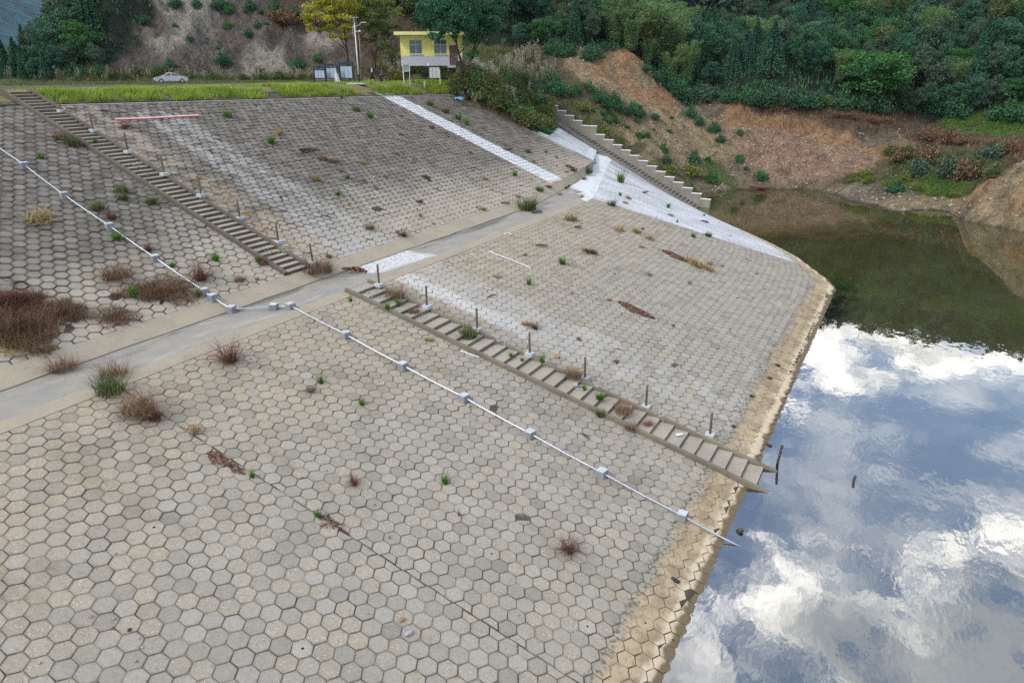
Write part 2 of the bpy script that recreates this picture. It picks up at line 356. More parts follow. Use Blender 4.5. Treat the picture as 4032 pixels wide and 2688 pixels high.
M['bluesheet']=plain('light_blue_sheet',(.20,.45,.68),.5,.08,4)
M['carpaint']=plain('silver_car_paint',(.46,.49,.53),.25,.04,2,.4,.6)
M['tyre']=plain('black_rubber',(.02,.02,.02),.8)
M['lamp']=plain('white_lamp_paint',(.72,.74,.76),.35,.03)
M['solar']=plain('solar_glass',(.5,.53,.57),.2,.05,3,0,.6)
M['skin']=plain('skin',(.42,.25,.17),.6,.03)
M['hair']=plain('black_hair',(.012,.01,.01),.6,.05)
M['coat']=plain('black_coat_cloth',(.013,.013,.016),.9,.1)
M['jacket']=plain('dark_navy_jacket',(.018,.02,.03),.9,.1)
M['trouser']=plain('grey_brown_trousers',(.10,.085,.07),.9,.1)
M['shirt']=plain('white_shirt',(.6,.62,.65),.9,.05)
M['shoe']=plain('brown_shoe',(.05,.03,.02),.6)
M['stone']=plain('broken_stone',(.36,.30,.22),.9,.2,9,0,.2,(.22,.19,.16))
M['stone_o']=plain('ochre_stone',(.40,.24,.11),.9,.2,9,0,.2,(.20,.12,.07))
M['stone_g']=plain('grey_stone',(.38,.38,.37),.9,.2,9,0,.2,(.24,.24,.23))
M['stone_d']=plain('wet_dark_stone',(.06,.05,.04),.5,.2,9)
def leafmat(name,c1,c2,trans=.25,rough=.6):
    m,g=mat(name); a=g.sep(g.attr('lf')[1])
    oi=g.n('ShaderNodeObjectInfo').outputs['Random']
    c=g.mix(a[0],c1,c2)
    c=g.mix(g.m('MULTIPLY',oi,.5),c,g.mix(1.,c,(.70,.82,.95),'MULTIPLY'))
    c=g.mix(g.m('MULTIPLY',g.ss(a[1],.8,1.),.6),c,g.mix(1.,c,(1.6,1.5,1.1),'MULTIPLY'))
    c=g.mix(g.ss(a[1],.0,.35),g.mix(1.,c,(.55,.6,.6),'MULTIPLY'),c)
    g.put(g.b.inputs['Base Color'],c); g.b.inputs['Roughness'].default_value=rough
    tr=g.n('ShaderNodeBsdfTranslucent'); g.put(tr.inputs[0],c); mx=g.n('ShaderNodeMixShader'); mx.inputs[0].default_value=trans
    g.t.links.new(g.b.outputs[0],mx.inputs[1]); g.t.links.new(tr.outputs[0],mx.inputs[2]); g.t.links.new(mx.outputs[0],g.o.inputs[0])
    return m
L_={}
L_['dark']=leafmat('dark_green_leaves',(.028,.100,.048),(.080,.19,.080))
L_['house']=leafmat('feathery_green_leaves',(.022,.095,.045),(.075,.20,.085))
L_['teal']=leafmat('blue_green_needles',(.026,.100,.064),(.085,.195,.115))
L_['mid']=leafmat('mid_green_leaves',(.032,.125,.036),(.09,.23,.065))
L_['grey']=leafmat('grey_green_leaves',(.050,.095,.060),(.13,.19,.115))
L_['bamboo']=leafmat('light_green_bamboo',(.085,.165,.055),(.20,.29,.11))
L_['yellow']=leafmat('yellowing_leaves',(.22,.26,.025),(.58,.50,.05))
L_['yg']=leafmat('yellow_green_leaves',(.10,.15,.03),(.25,.27,.06))
L_['olive']=leafmat('olive_leaves',(.075,.105,.03),(.19,.205,.075))
L_['brown']=leafmat('dry_brown_stems',(.12,.062,.034),(.30,.18,.105),.1)
L_['red']=leafmat('red_stems',(.11,.042,.030),(.23,.11,.075),.1)
L_['straw']=leafmat('straw_stems',(.30,.20,.08),(.45,.33,.15),.15)
L_['green']=leafmat('bright_green_blades',(.17,.27,.025),(.46,.55,.09),.4)
L_['tuft']=leafmat('fresh_green_tuft',(.045,.14,.015),(.14,.28,.03),.3)
L_['plume']=leafmat('pale_reed_plumes',(.34,.29,.22),(.55,.50,.42),.3)
L_['far']=leafmat('far_forest',(.016,.045,.032),(.035,.085,.055),.1)
L_['bark']=plain('dark_bark',(.055,.042,.032),.9,.2,8)
# ------------------------------------------------------------------ the dam (setting)
ST=[(-25,(-25.5,-25,5.46),(-3.64,-25)),(54,(-25.5,54,5.46),(-3.64,54)),(60,(-25.9,60,5.46),(-3.64,60)),(62.5,(-26.3,61.9,5.46),(-4.6,62.6)),
    (68,(-27.4,65.2,5.46),(-7.6,68.6)),(74,(-28.9,69.5,5.5),(-11.05,73.6)),(79,(-30.5,74.4,5.55),(-14.2,77.5)),(86,(-32.7,80.8,5.65),(-18.3,82.4)),(96,(-35.0,88.4,5.75),(-23.5,88.5))]
Sa=np.array([s[0] for s in ST],float); Sb=np.array([s[1] for s in ST],float); Stt=np.array([(s[2][0],s[2][1],0) for s in ST],float)
def berm_out(a): return np.array([np.interp(a,Sa,Sb[:,i]) for i in range(3)])
def F_low(a,b,h=0.):
    a=np.atleast_1d(np.asarray(a,float)); b=np.atleast_1d(np.asarray(b,float)); a,b=np.broadcast_arrays(a,b)
    p=np.stack([np.interp(a,Sa,Sb[:,i]) for i in range(3)],-1); q=np.stack([np.interp(a,Sa,Stt[:,i]) for i in range(3)],-1)
    d=q-p; Ln=np.linalg.norm(d,axis=-1,keepdims=True); d=d/Ln
    t=np.stack([np.gradient(Sb[:,i],Sa) for i in range(3)],-1)
    tt=np.stack([np.interp(a,Sa,t[:,i]) for i in range(3)],-1)
    n=np.cross(d,tt); n/=np.linalg.norm(n,axis=-1,keepdims=True); n*=np.sign(n[...,2:3])
    return p+d*b[...,None]+n*(np.asarray(h)[...,None] if np.ndim(h) else h)
CU,SU=.9348,.3552
def F_up(a,b,h=0.):
    a,b,h=np.broadcast_arrays(np.asarray(a,float),np.asarray(b,float),np.asarray(h,float))
    return np.stack([-29.1-b*CU+h*SU,a,5.916+b*SU+h*CU],-1)
def up_bot(a): return float(np.interp(a,[-25,56,65,74.6],[0,0,1.07,2.35]))
def up_top(a): return (-29.1-(-51.1+.039*(a-29)))/CU
# whitewashed side panel between the upper slope and the stone stairs (u across, v up)
PQ=[np.array(p) for p in ((-31.5,74.9,6.72),(-36.6,88.2,6.35),(-42.3,88.2,9.15),(-38.9,75.0,9.6))]
def F_pan(u,v,h=0.):
    u,v,h=np.broadcast_arrays(np.asarray(u,float),np.asarray(v,float),np.asarray(h,float))
    U=(u/13.6)[...,None]; Vv=(v/7.2)[...,None]
    p=(PQ[0]*(1-U)+PQ[1]*U)*(1-Vv)+(PQ[3]*(1-U)+PQ[2]*U)*Vv
    return p+np.array([.30,-.05,.95])*h[...,None]
def clip(poly,nx,ny,c):            # keep nx*x+ny*y<=c
    out=[]
    for i in range(len(poly)):
        p=poly[i]; q=poly[(i+1)%len(poly)]; dp=nx*p[0]+ny*p[1]-c; dq=nx*q[0]+ny*q[1]-c
        if dp<=0: out.append(p)
        if (dp<0)!=(dq<0) and dp!=dq:
            t=dp/(dp-dq); out.append((p[0]+(q[0]-p[0])*t,p[1]+(q[1]-p[1])*t))
    return out
def pavers(name,F,bays,brange,gap,mat_,holes=.012,rough=.006,wt=.56):
    """real hexagonal blocks, w across the flats, laid bay by bay between straight joints"""
    V=[];AB=[];HX=[];LC=[];faces={}
    for (a0,a1) in bays:
        n=max(1,round((a1-a0)/wt)); w_=(a1-a0)/n; s=w_/math.sqrt(3)
        b0,b1=brange(a0,a1); rows=int((b1-b0)/(1.5*s))+2
        for r in range(rows):
            bc=b0+s+ (r-.5)*1.5*s; off=.5 if r%2 else 0.
            for k in range(-1,n+1):
                ac=a0+(k+.5+off)*w_
                if ac<a0-w_*.51 or ac>a1+w_*.51: continue
                poly=[(ac,bc-s),(ac+w_/2,bc-s/2),(ac+w_/2,bc+s/2),(ac,bc+s),(ac-w_/2,bc+s/2),(ac-w_/2,bc-s/2)]
                full=True
                if ac-w_/2<a0-1e-6: poly=clip(poly,-1,0,-a0-.025); full=False
                if ac+w_/2>a1+1e-6: poly=clip(poly,1,0,a1-.025); full=False
                lo,hi=brange(ac,ac)
                if bc-s<lo: poly=clip(poly,0,-1,-lo-.01) ; full=False
                if bc+s>hi: poly=clip(poly,0,1,hi); full=False
                if len(poly)<3: continue
                P=np.array(poly); c=P.mean(0); ap=s*.866
                P=P+rng.normal(0,.006,P.shape); th_=rng.normal(0,.012); D_=P-c; P=c+np.stack([D_[:,0]-D_[:,1]*th_,D_[:,1]+D_[:,0]*th_],-1)
                if np.ptp(P[:,0])<.09 or np.ptp(P[:,1])<.09: continue
                mn=min(np.ptp(P[:,0]),np.ptp(P[:,1]))/2
                k1=1-min(.4,gap/2/mn)*rng.uniform(.55,1.5); k2=k1-min(.2,.016/mn)
                m_=len(P); base=len(V)
                r1,r2=rng.random(),rng.random(); hole=1. if (full and rng.random()<holes) else 0.
                if not full: r1=min(.97,.3+r1*.5)
                tx,ty=rng.normal(0,rough*1.1,2); h0=rng.normal(0,rough)
                if name=='dam_slope_lower' and bc>20.5:
                    zc=float(F(np.array([ac]),np.array([bc]),0.)[0][2])
                    if zc<.09: h0-=.025
                for kk,hh in ((k1,-.05),(k1,-.010),(k2,0.)):
                    Q=c+(P-c)*kk; D=Q-c
                    h=h0+D[:,0]*tx*2+D[:,1]*ty*2+hh
                    for j in range(m_):
                        V.append((Q[j,0],Q[j,1],h[j])); AB.append((Q[j,0],Q[j,1],0)); HX.append((r1,r2,hole)); LC.append((D[j,0],D[j,1],0))
                for lvl in (0,1):
                    for j in range(m_):
                        j2=(j+1)%m_; faces.setdefault(4,[]).append((base+lvl*m_+j,base+lvl*m_+j2,base+(lvl+1)*m_+j2,base+(lvl+1)*m_+j))
                faces.setdefault(m_,[]).append(tuple(base+2*m_+j for j in range(m_)))
    V=np.array(V); W=F(V[:,0],V[:,1],V[:,2])
    Fc=[np.array(f) for f in faces.values()]
    # make tops face upwards
    f0=Fc[0][0]
    me=np_mesh(name,W,Fc)
    vattr(me,'ab',AB); vattr(me,'hx',HX); vattr(me,'lc',LC)
    bm=bmesh.new(); bm.from_mesh(me)
    top=max((f for f in list(bm.faces)[-50:] if len(f.verts)>=4),key=lambda f:abs(f.normal.z))
    if top.normal.z<0: bmesh.ops.reverse_faces(bm,faces=bm.faces)
    bm.to_mesh(me); bm.free()
    o=mesh_obj(name,me,mat_); return o
def sheet(name,F,As,Bs,h,mat_,kind='structure'):
    A,B=np.meshgrid(As,Bs,indexing='ij'); W=F(A.ravel(),B.ravel(),np.full(A.size,h)); n,m_=A.shape
    i=np.arange(n*m_).reshape(n,m_); Fc=np.stack([i[:-1,:-1],i[1:,:-1],i[1:,1:],i[:-1,1:]],-1).reshape(-1,4)
    me=np_mesh(name,W,[Fc],True); vattr(me,'ab',np.stack([A.ravel(),B.ravel(),np.zeros(A.size)],-1))
    o=mesh_obj(name,me,mat_)
    if me.polygons[0].normal.z<0:
        bm=bmesh.new(); bm.from_mesh(me); bmesh.ops.reverse_faces(bm,faces=bm.faces); bm.to_mesh(me); bm.free()
    if kind: o['kind']=kind
    return o
LOWBAYS=[(-11.9,1.0),(1.0,13.95),(13.95,27.2),(29.1,40.0),(40.0,52.7),(52.7,65.8),(65.8,78.9),(78.9,90.)]
pl=pavers('dam_slope_lower',F_low,LOWBAYS,lambda a,b:(.62,27.5),.026,M['pave_low'],.010,.007); pl['kind']='structure'
UPBAYS=[(-11.9,1.0),(1.0,13.7),(13.7,26.6),(28.5,40.0),(40.0,52.7),(52.7,65.0),(65.0,74.6)]
pu=pavers('dam_slope_upper',F_up,UPBAYS,lambda a,b:(min(up_bot(a),up_bot(b))+.02,max(up_top(a),up_top(b))),.038,M['pave_up'],.004,.012,.61); pu['kind']='structure'
def F_lows(a,b,h=0.):
    z=F_low(a,b,0.)[:,2]
    return F_low(a,b,np.asarray(h)-.022*(z<.09))
sl_low=sheet('dam_base_lower',F_lows,np.concatenate([np.arange(-25,54,4),np.arange(54,96.1,1.)]),np.linspace(0,30,121),-.024,M['joint'])
def F_ups(a,b,h=0.):
    a=np.asarray(a,float); b=np.asarray(b,float); lo=np.interp(a,[-25,56,65,74.6],[0,0,1.07,2.35])
    return F_up(a,lo+b*(24.5-lo)/24.5,h)
sl_up=sheet('dam_base_upper',F_ups,np.arange(-25,74.8,2.49),np.linspace(0,24.5,12),-.030,M['joint_up'])
pp=pavers('side_slope',F_pan,[(.15,13.3)],lambda a,b:(1.1,5.9),.05,M['pave_panel'],0.,.01); pp['kind']='structure'
sl_pan=sheet('side_slope_base',F_pan,np.linspace(0,13.6,8),np.linspace(0,7.2,6),-.03,M['wash'])
lipM=MB()
def strip(name,fa,fb,As,mat_,thick=.10,kind='structure'):
    """solid ribbon between two space curves"""
    mb=MB(); n=len(As)
    top=[(fa(a),fb(a)) for a in As]; vs=[]
    for p,q in top: vs+=[tuple(p),tuple(q),(q[0],q[1],q[2]-thick),(p[0],p[1],p[2]-thick)]
    fs=[]
    for i in range(n-1):
        for k in range(4): fs.append((i*4+k,i*4+(k+1)%4,(i+1)*4+(k+1)%4,(i+1)*4+k))
    fs+= [(0,1,2,3),tuple(4*(n-1)+k for k in (3,2,1,0))]
    mb.add(vs,fs); o=mb.build(name,mat_); o['kind']=kind; return o
inner=[(-25,(-28.1,-25,5.46)),(54,(-28.1,54,5.46)),(63.6,(-29.3,63.6,5.6)),(69.9,(-30.3,69.9,5.7)),(75.6,(-31.8,75.6,5.9)),(88.4,(-36.8,88.3,6.15))]
IA=np.array([i[0] for i in inner],float); IP=np.array([i[1] for i in inner])
def berm_in(a): return np.array([np.interp(a,IA,IP[:,i]) for i in range(3)])
AA=list(np.arange(-25,54,3.))+list(np.arange(54,75,1.))
def wob(a,s): return .03*math.sin(a*1.7+s)+.02*math.sin(a*4.1+s*2)
strip('berm_beam_upper',lambda a:F_up(a,up_bot(a)+.02,.012),lambda a:berm_in(a)+np.array([wob(a,1),0,.035]),list(np.arange(-25,74.6,1.))+[74.6],M['beam'],.3)
strip('berm_beam_lower',lambda a:F_low(a,-.02,.008)[0]+np.array([wob(a,4),0,0]),lambda a:F_low(a,.63,.012)[0],list(np.arange(-25,27,1.))+[27.1],M['beam'],.25)
strip('berm_beam_lower',lambda a:F_low(a,-.02,.008)[0]+np.array([wob(a,4),0,0]),lambda a:F_low(a,.63,.012)[0],[29.2]+list(np.arange(30,60,1.)),M['beam'],.25)
strip('berm_beam_washed',lambda a:F_low(a,-.02,.010)[0],lambda a:F_low(a,.63,.012)[0],list(np.arange(59.02,96,1.5)),M['wash'],.25)
# berm path
def bp(t): # t 0..1 along both curves
    ao=np.interp(t,[0,.7,1],[-25,54,96]); ai=np.interp(t,[0,.7,1],[-25,54,88.4]); return ao,ai
Ts=np.concatenate([np.linspace(0,.7,40),np.linspace(.715,1,24)]); VV=[]; K=9
for t in Ts:
    ao,ai=bp(t); p=berm_in(ai); q=berm_out(ao)
    for k in range(K):
        u=k/(K-1); r=p*(1-u)+q*u; r[2]-=.05*math.sin(math.pi*u)+.02; VV.append(r)
i=np.arange(len(Ts)*K).reshape(len(Ts),K); me=np_mesh('berm_path',VV,[np.stack([i[:-1,:-1],i[:-1,1:],i[1:,1:],i[1:,:-1]],-1).reshape(-1,4)],True)
bermo=mesh_obj('berm_path',me,M['berm']); bermo['kind']='structure'
if me.polygons[0].normal.z<0: me.flip_normals()
# rim along the side panel: kerb on the upper slope's edge, bottom strip, dark joint
strip('slope_edge_kerb',lambda a:F_up(a,up_bot(74.6)-.2+(a)*1.,.05)+np.array([0,74.62-a,0]),lambda a:F_up(a,up_bot(74.6)-.2+a,.05)+np.array([0,75.0-a,.03]),list(np.arange(0,21.5,1.)),M['cap'],.25)
strip('side_slope_foot',lambda a:F_pan(a,1.08,.06),lambda a:F_pan(a,.0,.03),[0,3,6,9,12,13.6],M['wash'],.3)
strip('side_slope_top',lambda a:F_pan(a,7.2,.03),lambda a:F_pan(a,5.92,.05),[0,3,6,9,12,13.6],M['wash'],.3)
strip('side_slope_edge',lambda b:F_pan(13.62,b,.07),lambda b:F_pan(13.25,b,.07),[0,2,4,6,7.2],M['wash'],.3)
# crest: concrete cap, grass bank
def xc(a): return -51.1+.039*(a-29)
strip('crest_cap',lambda a:np.array([xc(a)-.35,a,0])+np.array([0,0,5.916+(-29.1-xc(a)+.0)*.38+.06]),lambda a:np.array([xc(a)+.12,a,5.916+(-29.1-xc(a)-.12)*.38+.04]),list(np.arange(-25,26.6,2.)),M['cap'],.3)
strip('crest_cap',lambda a:np.array([xc(a)-.35,a,0])+np.array([0,0,5.916+(-29.1-xc(a)+.0)*.38+.06]),lambda a:np.array([xc(a)+.12,a,5.916+(-29.1-xc(a)-.12)*.38+.04]),list(np.arange(28.6,75,2.)),M['cap'],.3)
CREST=14.93
def bank_z(X,Y):
    e=xc(Y)-.3; z0=5.916+(-29.1-e)*.38; t=np.clip((e-X)/2.4,0,1); t=t*t*(3-2*t)
    return z0+(CREST+.02-z0)*t+.05*fbm(X,Y,1.1,3,5)*np.clip((e-X),0,1)
Yb=np.arange(-25,78.1,1.); Xo=np.concatenate([np.linspace(0,3,8),np.linspace(3.6,9.,8)])
VV=[];
for y in Yb:
    for x in Xo:
        X=xc(y)-.25-x; VV.append((X,y,float(bank_z(np.array(X),np.array(y)))))
i=np.arange(len(Yb)*len(Xo)).reshape(len(Yb),-1)
m_,g=mat('grassy_soil'); P=g.n('ShaderNodeNewGeometry').outputs['Position']; n_=g.noise(P,.7,6,.65)
g.put(g.b.inputs['Base Color'],g.mix(g.ss(n_,.4,.6),(.11,.13,.04),(.20,.15,.07))); bump(g,g.noise(P,6.,5),.8,.1); M['soil']=m_
me=np_mesh('crest_bank',VV,[np.stack([i[:-1,:-1],i[:-1,1:],i[1:,1:],i[1:,:-1]],-1).reshape(-1,4)],True)
if me.polygons[0].normal.z<0: me.flip_normals()
bank=mesh_obj('crest_bank',me,M['soil']); bank['kind']='structure'
# ------------------------------------------------------------------ terrain
CP=[]  # control points x,y,z
def cpz(x,y,z): CP.append(onz(x,y,z))
def cpr(x,y,r): CP.append(atr(x,y,r))
def cpa(x,r,z): CP.append(azr(x,r,z))
def cpw(x,y,z): CP.append(np.array([x,y,z],float))
for p in ((2767,775),(2832,759),(2930,748),(3030,747),(3120,748),(3200,750),(3310,790),(3400,810),(3600,838),(3760,850),(3900,890),(4032,915),(4250,985)): cpz(*p,-.02)
for p in ((2800,800),(2980,790),(3200,800),(3500,880),(3800,960),(4100,1080)): CP.append(onz(*p,0)+np.array([0,0,-.8]))
for x,y,z in ((0,20,-3.5),(0,60,-3.5),(-4,78,-2.5),(-15,92,-1.6),(30,50,-4),(30,20,-4),(60,60,-3),(0,-30,-4),(40,-30,-4)): cpw(x,y,z)
for x,y,r in ((2337,325,108),(2468,377,112),(2608,414,116),(2730,449,118.5),(2842,484,119.5),(2982,505,120.5),(3100,531,121),(3184,540,121.5),(3417,587,121),(3581,605,119)):
    cpr(x,y,r); cpr(x,y-7,r+3.)
for x,y,r in ((3050,640,114.),(3300,670,113),(2850,620,112),(2680,560,110.5),(2560,500,109),(2480,600,102),(2650,690,103)): cpr(x,y,r)
for x,y,r in ((2960,430,124.3),(3100,434,125.2),(3250,468,125.8),(3400,520,125.4),(3560,568,123),(2842,440,123.2),(2730,412,122.2),(2640,372,124),(2560,318,122),(2450,300,119),(2290,305,112),(2300,236,119),(2480,236,121),(2470,296,115.5),(2380,312,113)): cpr(x,y,r)
for x,y,r in ((3500,720,110),(3650,700,110),(3800,650,112),(3950,600,114),(3700,600,120),(3850,520,130),(4032,500,132),(3600,500,132),(4032,560,122),(3650,780,104),(3850,790,103),(3550,790,104)): cpr(x,y,r)
for x,y,r in ((3950,690,99),(4032,642,100),(3850,735,99.5),(3950,800,96.5),(4032,800,95.5),(4150,560,101),(4300,500,103),(4300,700,98)): cpr(x,y,r)
for x in range(2250,4500,280):
    cpa(x,150,16.5); cpa(x,200,37); cpa(x,262,61)
cpa(2700,330,80);cpa(3600,330,84);cpa(4400,330,80);cpa(1900,330,75)
for x in (0,200,400,600,800,1000,1200,1400):
    cpa(x,100,14.93)
for x in (-300,0,200,400,600,800,1000,1200,1400,1600): cpa(x,70,14.93)
for x in (-600,-300,0): cpa(x,45,14.93); cpa(x,120,14.6)
for x in (430,600,800,1000,1200,1400): cpa(x,118,15.0); cpa(x,123,18.5); cpa(x,132,27); cpa(x,142,36); cpa(x,175,54); cpa(x,230,72)
cpa(1600,112,18);cpa(1600,130,26);cpa(1850,112,18.5);cpa(1850,130,27);cpa(1750,160,40);cpa(2050,118,18.5);cpa(2050,135,24);cpa(2050,165,36);cpa(2050,210,52)
for x in (1580,1700,1850): cpa(x,92,16.72); cpa(x,104,16.78); cpa(x,84.5,15.3)
cpa(1950,96,16.3);cpa(1950,90,15.2);cpa(2080,100,15.6);cpa(2200,106,14.6)
for x,r,z in ((-500,150,11),(-150,140,12.5),(60,140,12.5),(150,160,12),(100,200,11),(250,150,14),(200,230,12),(0,300,12),(-400,230,12),(330,190,20),(200,150,15),(300,170,20),(350,135,15.3),(-300,180,12),(0,200,13),(100,260,16),(-300,300,20),(300,240,34),(450,150,30),(450,180,44)): cpa(x,r,z)
for x,y,z in ((-50,79,15.1),(-46,80,14.),(-43,79,12.2),(-44,84,12.4),(-40,77,10.6),(-48,85,14.2),(-53,84,15.3),(-56,80,15.2),(-47,91.5,13.),(-42,91.5,10.6),(-36,91.5,7.6),(-30,91.5,4.6),(-26,91.5,2.6),(-23,91.8,.5),(-52,92,15.),(-21.3,90,-.9),(-33,96,7.6),(-27,96,3.4),(-40,97,11.2),(-47,98,14.6)): cpw(x,y,z)
for x,y,z in ((-70,-20,14.93),(-70,20,14.93),(-60,50,14.93),(-62,72,14.93),(-58,74,14.93),(-110,10,14.9),(-110,-20,14.9),(-130,60,14.5),(-200,0,13),(120,100,22),(140,40,25),(120,-20,20),(200,150,60),(220,60,55),(200,-30,50),(75,75,10),(70,30,4),(70,-20,4)): cpw(x,y,z)
CP=np.array(CP)
# merge near duplicates
keep=[]
for k in range(len(CP)):
    if all(np.hypot(*(CP[k,:2]-CP[j,:2]))>.9 for j in keep): keep.append(k)
CP=CP[keep]
def tps_fit(P,z,lam):
    n=len(P); d=np.linalg.norm(P[:,None]-P[None],axis=-1)/50; K_=np.where(d>0,d*d*np.log(d+1e-12),0)+lam*np.eye(n)
    A=np.zeros((n+3,n+3)); A[:n,:n]=K_; A[:n,n]=1; A[:n,n+1:]=P/50; A[n:,:n]=A[:n,n:].T
    return np.linalg.solve(A,np.concatenate([z,[0,0,0]]))
TW=tps_fit(CP[:,:2],CP[:,2],2e-5)
def tps(X,Y):
    Q=np.stack([X.ravel(),Y.ravel()],-1); out=np.zeros(len(Q)); n=len(CP)
    for s in range(0,len(Q),20000):
        q=Q[s:s+20000]; d=np.linalg.norm(q[:,None]-CP[None,:,:2],axis=-1)/50
        out[s:s+20000]=np.where(d>0,d*d*np.log(d+1e-12),0)@TW[:n]+TW[n]+(q/50)@TW[n+1:]
    return out.reshape(X.shape)
def axis_(lo,hi,dlo,dhi,fine,coarse):
    v=[dlo]
    while v[-1]<dhi: v.append(v[-1]+fine)
    s=fine
    while v[-1]<hi: s=min(coarse,s*1.13); v.append(v[-1]+s)
    w_=[dlo]; s=fine
    while w_[-1]>lo: s=min(coarse,s*1.13); w_.append(w_[-1]-s)
    return np.array(w_[:0:-1]+v)
TX=axis_(-330,330,-122,34,.6,6.); TY=axis_(-60,380,42,138,.6,6.)
GX,GY=np.meshgrid(TX,TY,indexing='ij')
GZ=tps(GX,GY)
GZ=np.where((GX<-55)&(GY<76)&(GX>-95),np.clip(GZ,14.88,14.96),GZ)
GZ=np.maximum(GZ,-4.5)
rr=np.hypot(GX,GY)
amp=np.clip((rr-104)/20,0,1)*np.clip((GZ-.2)/3,0,1)
amp2=np.clip((GZ-.1)/1.5,0,1)*(rr>88)
flat=((GZ>14.7)&(GZ<15.1)&(GX<-54)&(rr<112))
GZ=GZ+np.where(flat,0,amp*(.7*fbm(GX,GY,.32,4,1)+.45*np.abs(fbm(GX,GY,1.3,3,2)))+amp2*.16*fbm(GX,GY,2.4,3,3))
cliffm=np.clip((rr-116)/4,0,1)*np.clip((GZ-15.6)/3,0,1)*((GX/np.maximum(GY,1))<-.55)
ridg=np.abs(fbm(GX*1.+GY*.35,GY*.3,.55,4,9))
GZ=GZ-cliffm*(3.4*ridg-1.1+.9*np.abs(fbm(GX+GY*.4,GY*.5,1.5,3,12)))
# push the ground below everything paved
dg=bpy.context.evaluated_depsgraph_get()
def bvh_of(objs):
    V=[];Fp=[]
    for o in objs:
        n=len(V); V+=[o.matrix_world@v.co for v in o.data.vertices]; Fp+=[tuple(i+n for i in p.vertices) for p in o.data.polygons]
    return BVHTree.FromPolygons(V,Fp)
BD=bvh_of([sl_low,sl_up,bermo,sl_pan,bank])
for i in range(len(TX)):
    if TX[i]<-64 or TX[i]>6: continue
    for j in range(len(TY)):
        if TY[j]<-27 or TY[j]>91: continue
        if -31.5<TX[i]<-26.5 and TY[j]<76: GZ[i,j]=min(GZ[i,j],4.4)
        h=BD.ray_cast(Vector((TX[i],TY[j],60)),Vector((0,0,-1)))
        if h[0] is not None and GZ[i,j]>h[0].z-.55: GZ[i,j]=h[0].z-.7
        if 87.2<TY[j]<90.6 and -56<TX[i]<-21:
            GZ[i,j]=min(GZ[i,j],.27+(-23.66-TX[i])*.496-.35)
i=np.arange(GX.size).reshape(GX.shape)
FT=np.stack([i[:-1,:-1],i[1:,:-1],i[1:,1:],i[:-1,1:]],-1).reshape(-1,4)
VT=np.stack([GX.ravel(),GY.ravel(),GZ.ravel()],-1)
me=np_mesh('ground',VT,[FT],True)
ground=mesh_obj('ground',me); ground['kind']='structure'
BT=bvh_of([ground]); BA=bvh_of([ground,sl_low,sl_up,bermo,sl_pan,bank])
def hit(px,py,bv=None):
    d=Vector(ray(px,py)).normalized(); h=(bv or BA).ray_cast(Vector(C0),d,2000)
    return h[0]
def gz(x,y,bv=None):
    h=(bv or BA).ray_cast(Vector((x,y,300)),Vector((0,0,-1))); return h[0].z if h[0] else 0.
